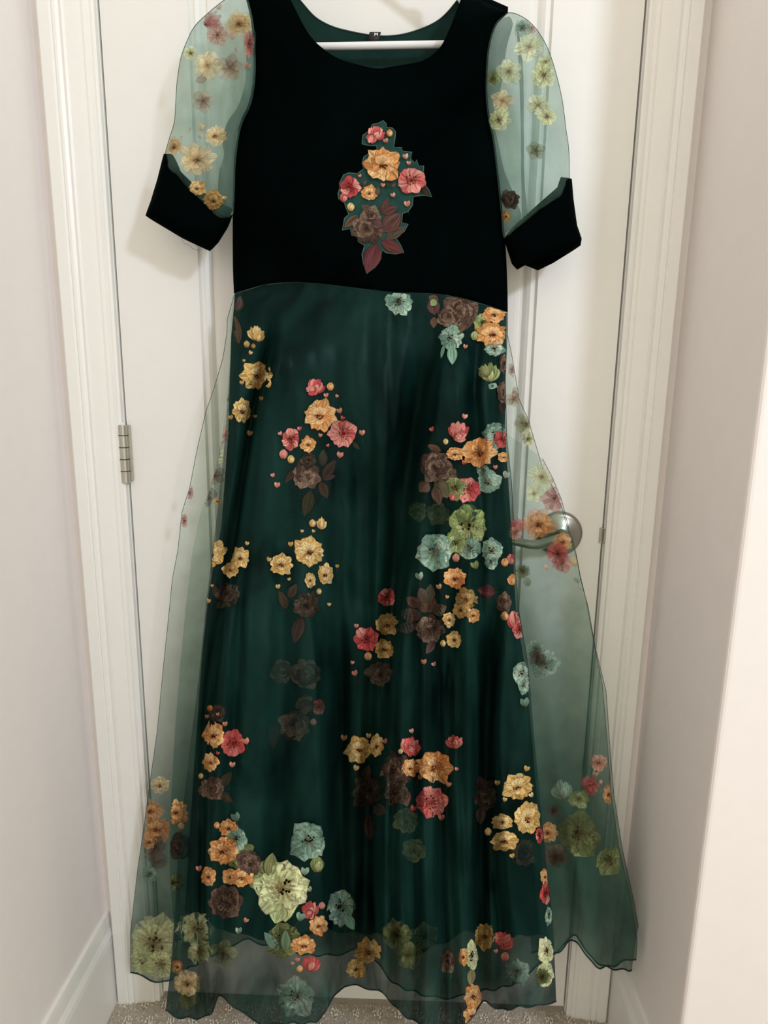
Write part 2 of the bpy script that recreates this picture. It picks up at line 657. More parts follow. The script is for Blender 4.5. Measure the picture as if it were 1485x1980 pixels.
MB().box((DW - .004, -.001, .925 - .0125), (DW + .0022, -.0002, .925 + .0125)).build('latch_plate', M['nickel'], door_o)
sp = MB().box((DW + .0012, -.0068, .925 - .0105), (DW + .0075, -.0002, .925 + .0105)).build('strike_plate', M['nickel'], jamb, bevel=.001)

# ------------------------------------------------------------------ hanger and its hook
YH = -.048
hang = empty('clothes_hanger')
tag(hang, 'white plastic tubular hanger inside the dress neckline', 'hanger')
pL, pR = at(618, 90, YH), at(855, 86, YH)
dirb = (pR - pL) / np.linalg.norm(pR - pL)
mid = (pL + pR) / 2 + dirb * -.016
mid[2] -= 0
bl = mid - dirb * .140
br = mid + dirb * .140
MB().tube(curve([tuple(bl), tuple(mid), tuple(br)], .02), .0046, 12).build('crossbar', M['white_plastic'], hang, smooth=True)
top = mid + np.array([0.002, 0, .135])
for s, e in ((-1, bl), (1, br)):
    tip = e + np.array([s * .008, 0, .007])
    sh = e + np.array([s * .002, 0, .020])
    pts = [e, tip, sh, mid + np.array([s * .110, 0, .068]), mid + np.array([s * .030, 0, .122]), top]
    MB().tube(curve(pts, .008), .0046, 12).build('shoulder_arm', M['white_plastic'], hang, smooth=True)
    nb = mid + np.array([s * .112, 0, .066])
    MB().tube(curve([nb + np.array([-s * .006, 0, .003]), nb + np.array([-s * .003, 0, .014]), nb + np.array([-s * .010, 0, .021]), nb + np.array([-s * .020, 0, .022])], .003), .0032, 8).build('strap_notch', M['white_plastic'], hang, smooth=True)
hk = [top, top + np.array([0, 0, .022])]
for k in range(9):
    a = math.radians(-70 + k * 30)
    hk.append(top + np.array([.020 * math.cos(a) - .0, 0, .045 + .020 * math.sin(a)]))
MB().tube(curve(hk, .006), .003, 10).build('hook', M['white_plastic'], hang, smooth=True)
ztop = (top + np.array([0, 0, .065]))
dh = MB()
xs = float(ztop[0])
dh.tube([(xs, .037, DH - .05), (xs, .037, DH + .0015), (xs, -.003, DH + .0015), (xs, -.003, float(ztop[2]) - .030), (xs, -.030, float(ztop[2]) - .036), (xs, YH, float(ztop[2]) - .004 - .0035), (xs, YH - .014, float(ztop[2]) + .012)], .0022, 8)
tag(dh.build('door_hook', M['nickel']), 'slim metal hook over the top of the door carrying the hanger', 'hook')

# ------------------------------------------------------------------ dress
dress = empty('dress')
tag(dress, 'long green floral organza dress with black velvet bodice on a hanger', 'dress')

NECK_L = [(537, -38), (560, 0), (584, 47), (602, 75), (627, 98), (656, 116), (693, 127), (729, 134)]
NECK_R = [(729, 134), (767, 129), (815, 120), (840, 105), (856, 87), (873, 51), (891, 4), (897, -14)]
ARM_L = [(470, -16), (477, 0), (487, 47), (491, 120), (489, 164), (480, 204), (467, 233), (460, 262), (453, 320), (451, 400), (451, 509), (453, 566)]
ARM_R = [(982, 25), (960, 47), (947, 87), (942, 138), (942, 189), (947, 233), (955, 269), (962, 327), (971, 411), (976, 465), (980, 545), (981, 602)]
WAIST = [(453, 566), (511, 549), (562, 544), (620, 547), (693, 556), (760, 564), (811, 565), (858, 568), (902, 577), (945, 590), (981, 602)]
waist = tab(WAIST)
armL, armR = curve(ARM_L, 7), curve(ARM_R, 7)
neck = curve(NECK_L + NECK_R[1:], 6)
wst = curve(WAIST, 7)
shR = curve([(897, -14), (935, 4), (982, 25)], 7)
shL = curve([(537, -38), (505, -30), (470, -16)], 7)
poly = np.vstack([armL[:-1], wst[:-1], armR[::-1][:-1], shR[::-1][:-1], neck[::-1][:-1], shL[:-1]])
V2, F = fill(poly, 7)


def bodice_depth(V):
    ds = np.minimum(seg_dist(V, armL), seg_dist(V, armR))
    dsh = np.minimum(seg_dist(V, shR), seg_dist(V, shL))
    d = np.minimum(ds, dsh * 1.3)
    y = -.050 - .008 * np.exp(-dsh / 30.) - .030 * (1 - np.exp(-d / 28.))
    # soft vertical folds of the hanging velvet, growing towards the waist
    k = np.clip((V[:, 1] - 120) / 440, 0, 1) * np.clip(ds / 40, 0, 1)
    y -= k * (.0035 * np.sin(V[:, 0] / 17.0 + V[:, 1] / 160.) * np.clip(vnoise(V[:, 0] / 60, V[:, 1] / 200) + .6, 0, 1) + .006 * vnoise(V[:, 0] / 34, V[:, 1] / 150))
    for cx, top_ in ((585, 420), (802, 370)):        # darts
        dd = np.abs(V[:, 0] - cx - (V[:, 1] - 560) * -.01)
        y += .0028 * np.exp(-(dd / 3.5) ** 2) * np.clip((V[:, 1] - top_) / 60, 0, 1)
    return y


y = bodice_depth(V2)
P3 = at_many(V2[:, 0], V2[:, 1], y)
bod = mesh_obj('bodice', P3, F, M['velvet'], dress, True)
tag(bod, 'black green velvet bodice with scooped neckline')
sol = bod.modifiers.new('solid', 'SOLIDIFY')
sol.thickness = .0016
sol.offset = 0
BV_BOD = BVHTree.FromPolygons([Vector(p) for p in P3], F)
# neckline and armhole piping
nk = at_many(neck[:, 0], neck[:, 1], bodice_depth(neck))
MB().tube(nk, .0012, 6).build('neck_binding', M['velvet'], bod, smooth=True)

# back of the bodice, its lining seen through the neckline
BN = [(531, -44), (555, -26), (580, 1), (609, 33), (641, 51), (677, 61), (716, 68), (750, 70), (786, 65), (822, 53), (847, 40), (866, 23), (885, 0), (899, -16)]
bneck = curve(BN, 7)
poly2 = np.vstack([armL[:-1], wst[:-1], armR[::-1][:-1], shR[::-1][:-1], bneck[::-1][:-1], shL[:-1]])
V2, F = fill(poly2, 9)


def back_depth(V):
    ds = np.minimum(seg_dist(V, armL), seg_dist(V, armR))
    dsh = np.minimum(seg_dist(V, shR), seg_dist(V, shL))
    return -.048 + .010 * np.exp(-dsh / 30.) + .024 * (1 - np.exp(-np.minimum(ds, dsh) / 25.)) + .003 * vnoise(V[:, 0] / 50, V[:, 1] / 60)


backb = mesh_obj('back_bodice', at_many(V2[:, 0], V2[:, 1], back_depth(V2)), F, M['neck'], dress, True)
tag(backb, 'dark green lining of the dress back seen inside the neckline')
bk = at_many(bneck[:, 0], bneck[:, 1], back_depth(bneck))
MB().tube(bk, .0011, 6).build('neck_binding', M['hem'], backb, smooth=True)

for sh_ in (shL, shR):
    rr = []
    for q in sh_:
        yf_, yb_ = float(bodice_depth(q[None])[0]), float(back_depth(q[None])[0])
        a, b = at(q[0], q[1], yf_), at(q[0], q[1], yb_)
        rr.append([tuple(a + (b - a) * t + np.array([0, 0, .007 * math.sin(math.pi * t)])) for t in np.linspace(0, 1, 7)])
    MB().loft(rr, closed=False, caps=False).build('shoulder_seam', M['velvet'], bod, smooth=True)

# size tag with its letter
tagc = at(726, 73, -.0285)
TW = .0075
prof = [(-.001, .004), (-.004, .0045), (-.0052, .001), (-.0058, -.003), (-.0050, -.0065), (-.002, -.008)]
rings = [[tuple(tagc + np.array([-TW - .0022 * (i / 5.), dy, dz])), tuple(tagc + np.array([TW - .0022 * (i / 5.), dy, dz]))] for i, (dy, dz) in enumerate(prof)]
tg = MB().loft(rings, closed=False, caps=False).build('size_tag', M['tag'], dress, True)
s2 = tg.modifiers.new('solid', 'SOLIDIFY')
s2.thickness = .0006
tag(tg, 'black size tag with a white letter M')
lm = [(-1, -1), (-1, 1), (-.6, 1), (0, .1), (.6, 1), (1, 1), (1, -1), (.62, -1), (.62, .35), (.12, -.45), (-.12, -.45), (-.62, .35), (-.62, -1)]
lv = [tuple(tagc + np.array([.0012 + a * .0023, -.0066 - .0006 * (1 - b), .0008 + b * .0021])) for a, b in lm]
mesh_obj('letter', lv, [tuple(range(len(lv)))[::-1]], M['letter'], tg)


# ------------------------------------------------------------------ sleeves
def sleeve(outline, cuff, cuff_back, yc, bulge, lab, clab, seed, strips=()):
    P = curve(outline, 7, True)
    V, Fc = fill(P, 7)
    d = seg_dist(V, P, True)
    prof = np.sqrt(np.clip(1 - (1 - np.clip(d / 55., 0, 1)) ** 2, 0, 1))
    wr = .010 * vnoise(V[:, 0] / 16 + seed, V[:, 1] / 75) + .007 * vnoise(V[:, 0] / 9 + seed, V[:, 1] / 34) + .004 * np.sin((V[:, 0] + .25 * V[:, 1]) / 8.5) * np.clip(1 - (V[:, 1] - P[:, 1].min()) / 70, 0, 1)
    yf = yc - bulge * prof + wr * np.clip(d / 15, 0, 1)
    wr2 = .0055 * vnoise(V[:, 0] / 19 + seed + 9, V[:, 1] / 80)
    yb = yc + bulge * .55 * prof + wr2 * np.clip(d / 15, 0, 1)
    front = at_many(V[:, 0], V[:, 1], yf)
    s = mesh_obj('sleeve', front, Fc, M['organza_sleeve'], dress, True)
    tag(s, lab)
    mesh_obj('sleeve_back', at_many(V[:, 0], V[:, 1], yb), Fc, M['organza_sleeve'], s, True)
    e = at_many(P[:, 0], P[:, 1], np.full(len(P), yc))
    MB().tube(list(e) + [e[0]], .0004, 5).build('seam', M['hem'], s, smooth=True)
    bv = BVHTree.FromPolygons([Vector(p) for p in front], Fc)
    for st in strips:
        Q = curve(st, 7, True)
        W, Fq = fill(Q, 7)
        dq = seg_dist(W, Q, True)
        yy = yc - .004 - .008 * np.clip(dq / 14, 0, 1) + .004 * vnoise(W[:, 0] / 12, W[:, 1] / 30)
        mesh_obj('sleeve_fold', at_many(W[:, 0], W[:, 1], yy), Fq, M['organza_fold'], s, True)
    # velvet cuff: front and back band
    for nm, cp, sg in (('cuff', cuff, -1), ('cuff', cuff_back, 1)):
        Q = poly_line(cp, 7)
        W, Fq = fill(Q, 7)
        dq = seg_dist(W, Q, True)
        pq = np.sqrt(np.clip(1 - (1 - np.clip(dq / 34., 0, 1)) ** 2, 0, 1))
        yy = yc + sg * (.002 + (bulge * .62) * pq) + .003 * vnoise(W[:, 0] / 30, W[:, 1] / 20)
        c = mesh_obj(nm, at_many(W[:, 0], W[:, 1], yy), Fq, M['velvet'], s, True)
        tag(c, clab)
        so = c.modifiers.new('solid', 'SOLIDIFY')
        so.thickness = .0014
    return s, bv, yc


SL_OUT = [(476, -14), (455, -10), (434, 0), (404, 24), (377, 50), (364, 74), (350, 111), (342, 162), (340, 195), (337, 236), (328, 266), (319, 300), (317, 330),
          (340, 350), (380, 390), (421, 425), (448, 420), (453, 380), (455, 320), (462, 262), (470, 233), (484, 204), (492, 164), (494, 120), (490, 47), (480, 0)]
CUFF_L = [(318, 299), (333, 300), (340, 313), (350, 337), (367, 357), (387, 380), (404, 397), (421, 414), (436, 419), (450, 416), (438, 441), (421, 468), (406, 484), (380, 472), (353, 459), (318, 438), (283, 417), (293, 390), (306, 347)]
CUFF_LB = [(318, 302), (340, 322), (370, 352), (410, 385), (450, 404), (438, 438), (421, 464), (406, 480), (353, 456), (287, 416), (297, 390), (309, 347)]
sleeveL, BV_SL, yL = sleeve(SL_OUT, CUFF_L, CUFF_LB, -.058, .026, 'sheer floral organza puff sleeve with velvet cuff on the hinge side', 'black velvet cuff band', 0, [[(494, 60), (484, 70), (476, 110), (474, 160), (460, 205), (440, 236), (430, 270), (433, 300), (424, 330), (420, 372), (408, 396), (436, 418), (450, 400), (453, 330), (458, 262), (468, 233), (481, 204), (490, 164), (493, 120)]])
SR_OUT = [(982, 25), (1011, 33), (1036, 55), (1058, 91), (1074, 138), (1087, 193), (1094, 247), (1100, 291), (1101, 345), (1104, 380), (1078, 392), (1047, 412), (1012, 440), (985, 460),
          (974, 460), (969, 411), (960, 327), (953, 269), (945, 233), (940, 189), (940, 138), (945, 87), (958, 47)]
CUFF_R = [(1085, 344), (1104, 347), (1107, 385), (1114, 436), (1123, 462), (1121, 474), (1098, 489), (1060, 494), (1013, 512), (1000, 520), (991, 509), (976, 462), (989, 444), (1011, 424), (1047, 396), (1078, 367)]
CUFF_RB = [(1080, 360), (1104, 360), (1114, 436), (1121, 470), (1098, 491), (1069, 509), (1040, 523), (1013, 512), (985, 480), (990, 440), (1040, 395)]
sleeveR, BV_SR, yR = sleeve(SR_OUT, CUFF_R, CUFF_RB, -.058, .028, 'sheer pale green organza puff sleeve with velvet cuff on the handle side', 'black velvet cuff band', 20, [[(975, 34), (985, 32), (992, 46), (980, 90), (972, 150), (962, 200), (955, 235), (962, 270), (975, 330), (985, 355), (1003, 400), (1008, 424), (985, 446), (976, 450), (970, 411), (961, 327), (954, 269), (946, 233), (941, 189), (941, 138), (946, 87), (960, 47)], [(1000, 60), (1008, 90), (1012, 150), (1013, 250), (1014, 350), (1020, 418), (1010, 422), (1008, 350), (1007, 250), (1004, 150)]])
# loose threads under the cuff
th = [at(352, 462, -.062), at(356, 470, -.062), at(366, 474, -.061), at(372, 480, -.061), at(384, 484, -.06), at(392, 480, -.06), at(386, 474, -.06), at(376, 476, -.06)]
MB().tube(curve(th, .002), .0002, 4).build('loose_thread', M['thread'], sleeveL)

# ------------------------------------------------------------------ skirt sheets
FOLDS = [
    # kind, path, amplitude, sharpness px, decay px, start py, full py
    ('R', [(548, 575), (535, 650), (520, 720), (500, 800), (485, 900), (470, 1000), (455, 1100), (440, 1200), (425, 1300), (412, 1400), (405, 1600), (405, 1960)], .030, 4, 110, 585, 720),
    ('G', [(538, 575), (524, 650), (508, 720), (488, 800), (472, 900), (457, 1000), (442, 1100), (427, 1200), (412, 1300), (400, 1400), (393, 1600)], -.022, 11, 0, 590, 720),
    ('R', [(846, 600), (852, 680), (836, 760), (820, 860), (806, 960), (793, 1060), (775, 1180), (760, 1300), (748, 1420), (740, 1550), (735, 1700), (732, 1960)], .040, 5, 170, 600, 780),
    ('L', [(590, 980), (608, 1180), (616, 1280), (624, 1400), (628, 1550), (633, 1750), (638, 1960)], .032, 4, 120, 1000, 1300),
    ('G', [(925, 860), (922, 960), (912, 1100), (905, 1200), (900, 1400), (897, 1600), (903, 1750), (915, 1960)], .020, 15, 0, 850, 1050),
    ('G', [(965, 1050), (958, 1150), (950, 1250), (942, 1400), (934, 1550), (930, 1960)], -.030, 17, 0, 1050, 1250),
    ('G', [(875, 1100), (868, 1300), (862, 1500), (868, 1700), (880, 1960)], -.022, 14, 0, 1150, 1400),
    ('G', [(690, 760), (702, 1000), (692, 1200), (685, 1400), (690, 1960)], -.018, 34, 0, 760, 1000),
    ('G', [(818, 640), (808, 780), (786, 900), (770, 1050), (750, 1200), (733, 1400), (712, 1600), (706, 1960)], -.026, 24, 0, 620, 820),
    ('G', [(655, 1150), (660, 1300), (662, 1500), (662, 1700), (668, 1960)], -.026, 16, 0, 1150, 1400),
    ('L', [(415, 1400), (410, 1550), (406, 1700), (409, 1960)], .022, 3, 60, 1480, 1650),
    ('R', [(985, 1180), (998, 1300), (1008, 1450), (1030, 1650), (1045, 1960)], .012, 5, 60, 1180, 1350),
    ('G', [(460, 640), (455, 760), (462, 900), (440, 1000), (440, 1200)], .008, 18, 0, 600, 800),
    ('G', [(880, 620), (885, 700), (880, 800), (870, 950)], .008, 22, 0, 600, 760),
    ('G', [(925, 640), (915, 760), (925, 850)], -.012, 12, 0, 600, 760),
    ('G', [(560, 700), (545, 900), (530, 1100), (510, 1300), (500, 1500)], .006, 30, 0, 700, 900),
    ('G', [(745, 640), (738, 800), (725, 950)], .005, 34, 0, 640, 800),
]
FOLDS = [(k, tab_y(p), a, s, d, s0, s1) for k, p, a, s, d, s0, s1 in FOLDS]


def fold_depth(px, py):
    y = np.zeros_like(px)
    for k, c, a, s, d, s0, s1 in FOLDS:
        w = np.clip((py - s0) / (s1 - s0), 0, 1)
        w = w * w * (3 - 2 * w)
        q = px - c(py)
        if k == 'G':
            g = np.exp(-(q / s) ** 2)
        else:
            if k == 'L':
                q = -q
            g = 1 / (1 + np.exp(-np.clip(q / s, -30, 30))) * np.exp(-np.clip(q, 0, None) / d)
        y -= 1.6 * a * w * g
    return y


def sheet(name, left, right, top, hem, depth, mat, nu, nv, py_ref=(565, 1930), parent=dress, top_inset=0):
    """grid of cloth between two edge tables; returns object, BVH, hem row"""
    U, W = np.meshgrid(np.linspace(0, 1, nu), np.linspace(0, 1, nv))
    U, W = U.ravel(), W.ravel()
    pyn = py_ref[0] + W * (py_ref[1] - py_ref[0])
    px = left(pyn) * (1 - U) + right(pyn) * U
    xt = left(np.full_like(U, py_ref[0])) * (1 - U) + right(np.full_like(U, py_ref[0])) * U
    xb = left(np.full_like(U, py_ref[1])) * (1 - U) + right(np.full_like(U, py_ref[1])) * U
    py = top(xt) * (1 - W) + hem(xb) * W
    y = depth(px, py, U, W)
    P = at_many(px, py, y)
    Fq = [(j * nu + i, j * nu + i + 1, (j + 1) * nu + i + 1, (j + 1) * nu + i) for j in range(nv - 1) for i in range(nu - 1)]
    o = mesh_obj(name, P, Fq, mat, parent, True)
    bv = BVHTree.FromPolygons([Vector(p) for p in P], Fq)
    return o, bv, P.reshape(nv, nu, 3)


def edge_roll(u, w):
    return np.minimum(u, 1 - u)


# lining
LIN_L = tab_y([(455, 560), (447, 650), (441, 850), (428, 1030), (404, 1160), (390, 1300), (376, 1500), (364, 1700), (358, 1800)])
LIN_R = tab_y([(979, 560), (979, 620), (976, 800), (986, 950), (998, 1160), (1020, 1300), (1036, 1500), (1050, 1700), (1060, 1800)])
LIN_H = tab_s([(355, 1762), (430, 1800), (500, 1812), (560, 1822), (620, 1800), (680, 1802), (730, 1806), (800, 1850), (900, 1800), (980, 1812), (1062, 1806)])


def d_lining(px, py, U, W):
    e = edge_roll(U, W)
    y = -.052 - .016 * (1 - np.exp(-e / .03)) - .030 * W
    return y + .75 * fold_depth(px, py) * np.clip(e / .02, 0, 1) + .010 * W * np.sin(px / 21. + 1.2 * np.sin(py / 300.)) * np.clip(e / .03, 0, 1)


lining, BV_LIN, row_lin = sheet('skirt_lining', LIN_L, LIN_R, lambda x: waist(x) + 2, LIN_H, d_lining, M['satin'], 220, 190, (565, 1800))
tag(lining, 'opaque dark green lining under the skirt')
MB().tube(row_lin[-1], .0009, 6).build('lining_hem', M['hem'], lining, smooth=True)


# back sheet of the skirt over its full width, and the two loose side panels
OUT_L = tab_y([(454, 560), (453, 567), (439, 615), (439, 640), (431, 691), (413, 753), (398, 796), (380, 876), (367, 945), (352, 993), (344, 1069), (333, 1127), (329, 1170), (316, 1297), (304, 1425), (289, 1533),
               (279, 1607), (266, 1698), (252, 1823), (253, 1930)])
OUT_R = tab_y([(980, 560), (980, 605), (989, 649), (996, 693), (1004, 744), (1022, 787), (1036, 838), (1049, 885), (1069, 925), (1087, 969), (1102, 1027), (1114, 1067), (1124, 1122), (1137, 1170), (1151, 1255),
               (1172, 1346), (1180, 1471), (1187, 1558), (1203, 1669), (1226, 1781), (1239, 1860), (1236, 1930)])
HEM_B = tab_s([(253, 1880), (262, 1886), (290, 1893), (328, 1899), (400, 1850), (480, 1815), (560, 1840), (640, 1850), (700, 1830), (760, 1900), (830, 1930), (900, 1925), (1000, 1900), (1060, 1850), (1085, 1832),
             (1114, 1806), (1139, 1848), (1176, 1872), (1218, 1880), (1236, 1852)])


def d_back(px, py, U, W):
    e = edge_roll(U, W)
    wing = np.clip((px - 975) / 40., 0, 1)
    wingl = np.clip((440 - px) / 60., 0, 1)
    y = -.028 - .052 * wing * np.clip((py - 600) / 250, 0, 1) - .022 * wingl + .006 * np.sin(U * 46 + 2 * np.sin(W * 3)) * W
    y += .018 * np.clip((W - .86) / .14, 0, 1) * np.sin(px / 19.) * (1 - .4 * wing)
    return y


skb, BV_BACK, row_b = sheet('skirt_back', OUT_L, OUT_R, lambda x: waist(x) + 3, HEM_B, d_back, M['organza_side'], 260, 150, (565, 1900))
tag(skb, 'sheer organza back layer of the skirt')
MB().tube(row_b[-1], .0013, 6).build('rolled_hem', M['hem'], skb, smooth=True)
for side in (0, -1):
    MB().tube(row_b[:, side], .0004, 5).build('side_edge', M['hem'], skb, smooth=True)

SPR_L = tab_y([(965, 560), (960, 700), (950, 900), (960, 1160), (985, 1400), (1010, 1650), (1030, 1930)])
SPR_R = tab_y([(979, 560), (980, 605), (986, 649), (992, 693), (998, 744), (1012, 787), (1028, 838), (1049, 885), (1069, 925), (1086, 969), (1100, 1027), (1112, 1067), (1122, 1122), (1133, 1170), (1148, 1255),
               (1165, 1346), (1175, 1471), (1181, 1558), (1196, 1669), (1220, 1781), (1232, 1860), (1228, 1930)])
HEM_SR = tab_s([(1030, 1842), (1062, 1838), (1085, 1840), (1100, 1822), (1118, 1822), (1139, 1856), (1160, 1870), (1190, 1868), (1228, 1852)])


def d_sr(px, py, U, W):
    return -.092 - .012 * W - (.010 * W + .002) * np.sin(U * 15 + 1.5 * np.sin(W * 4.)) + .012 * np.clip((W - .88) / .12, 0, 1) * np.sin(px / 13.)


spr, BV_SR2, row_sr = sheet('skirt_side', SPR_L, SPR_R, tab([(940, 800), (985, 842), (1010, 858), (1030, 872), (1049, 887)]), HEM_SR, d_sr, M['organza_side'], 110, 150, (885, 1900))
tag(spr, 'sheer flared side of the skirt over the door handle')
MB().tube(row_sr[-1], .0013, 6).build('rolled_hem', M['hem'], spr, smooth=True)
MB().tube(row_sr[:, -1], .0004, 5).build('side_edge', M['hem'], spr, smooth=True)

SPL_L = tab_y([(455, 560), (446, 615), (443, 700), (436, 800), (424, 876), (405, 945), (386, 1000), (372, 1069), (360, 1170), (348, 1297), (338, 1425), (332, 1533), (328, 1607), (328, 1700), (338, 1823), (340, 1930)])
SPL_R = tab_y([(480, 560), (470, 700), (465, 900), (455, 1100), (440, 1300), (430, 1500), (430, 1930)])
HEM_SL = tab_s([(338, 1818), (360, 1812), (400, 1828), (430, 1830)])


def d_sl(px, py, U, W):
    return -.062 - .02 * W - .008 * W * np.sin(U * 9 + 2 * W)


spl, BV_SL2, row_sl = sheet('skirt_side', SPL_L, SPL_R, lambda x: waist(x) + 3, HEM_SL, d_sl, M['organza_side'], 70, 130, (565, 1830))
tag(spl, 'sheer side of the skirt on the hinge side')
MB().tube(row_sl[-1], .0014, 6).build('rolled_hem', M['hem'], spl, smooth=True)

# front organza
FR_L = tab_y([(454, 560), (449, 640), (441, 760), (432, 876), (418, 1000), (398, 1160), (384, 1300), (368, 1425), (352, 1560), (343, 1650), (338, 1750), (330, 1850), (320, 1930)])
FR_R = tab_y([(981, 560), (981, 605), (977, 700), (980, 816), (989, 900), (993, 976), (996, 1067), (1004, 1160), (1021, 1263), (1031, 1392), (1044, 1533), (1056, 1657), (1069, 1773), (1075, 1930)])
HEM_F = tab_s([(320, 1953), (335, 1966), (360, 1971), (395, 1966), (412, 1956), (420, 1922), (445, 1942), (480, 1966), (520, 1984), (570, 1978), (610, 1976), (633, 1956), (645, 1926), (664, 1906), (690, 1904), (720, 1914),
             (748, 1926), (762, 1945), (800, 1975), (850, 1996), (895, 1990), (918, 1960), (934, 1936), (969, 1951), (1010, 1949), (1052, 1943), (1075, 1932)])


def d_front(px, py, U, W):
    e = edge_roll(U, W)
    y = -.064 - .022 * (1 - np.exp(-e / .03)) - .052 * W
    y += fold_depth(px, py) * np.clip(e / .015, 0, 1)
    ph = 2 * np.pi * (U * 10.5 + .55 * np.sin(U * 8.3 + .7) + .16 * np.sin(W * 4.2 + U * 5))
    fl = np.sin(ph) + .35 * np.sin(2 * ph + 1.1)
    y -= (.0015 + .020 * np.clip((W - .12) / .75, 0, 1)) * fl * (.55 + .9 * np.abs(vnoise(U * 6 + 3, W * 1.5))) * np.clip(e / .03, 0, 1)
    yl = d_lining(px, py, np.clip((px - LIN_L(py)) / (LIN_R(py) - LIN_L(py)), 0, 1), np.clip((py - 565) / 1235., 0, 1))
    inside = (py < 1850) & (px > LIN_L(py) - 6) & (px < LIN_R(py) + 6)
    y = np.where(inside, np.minimum(y, yl - .005), y)
    y += (.0045 * vnoise(px / 30., py / 60.) + .0022 * vnoise(px / 13., py / 30.)) * np.clip((py - 590) / 200, .15, 1)
    y += .012 * np.clip((W - .90) / .10, 0, 1) * np.sin(px / 15.)
    return y


skirt, BV_FR, row_f = sheet('skirt', FR_L, FR_R, lambda x: waist(x) + 1, HEM_F, d_front, M['organza'], 330, 330, (565, 1930))
tag(skirt, 'deep green floral organza skirt front falling in folds')
MB().tube(row_f[-1], .0011, 6).build('rolled_hem', M['hem'], skirt, smooth=True)
MB().tube(row_f[:, -1], .0004, 5).build('side_edge', M['hem'], skirt, smooth=True)
# waist seam cord
ws = at_many(wst[:, 0], wst[:, 1], bodice_depth(wst) - .001)
MB().tube(ws, .0012, 6).build('waist_seam', M['velvet'], bod, smooth=True)

# ------------------------------------------------------------------ flower print
PAL = {
    'y': [(214, 180, 116), (196, 156, 92), (232, 208, 154)],
    'o': [(216, 160, 104), (198, 132, 78), (234, 194, 142)],
    't': [(166, 140, 116), (140, 112, 92), (192, 170, 142)],
    'g': [(168, 138, 86), (144, 112, 66), (190, 162, 108)],
    'p': [(196, 98, 96), (176, 68, 72), (224, 158, 148)],
    'q': [(212, 150, 132), (196, 122, 106), (230, 184, 164)],
    'b': [(98, 80, 70), (66, 50, 48), (134, 114, 98)],
    'd': [(66, 58, 50), (48, 40, 38), (88, 80, 68)],
    'u': [(104, 62, 60), (80, 44, 46), (134, 92, 84)],
    'm': [(136, 168, 152), (104, 138, 126), (176, 198, 182)],
    'e': [(146, 162, 106), (112, 132, 84), (182, 194, 144)],
    'k': [(118, 128, 84), (92, 104, 70), (146, 152, 108)],
    'w': [(222, 228, 182), (200, 210, 156), (236, 240, 206)],
    'c': [(236, 216, 166), (222, 196, 140), (244, 230, 192)],
}
PAL = {k: [lin(*c) for c in v] for k, v in PAL.items()}
EYE = lin(64, 28, 20)
rf = random.Random(11)


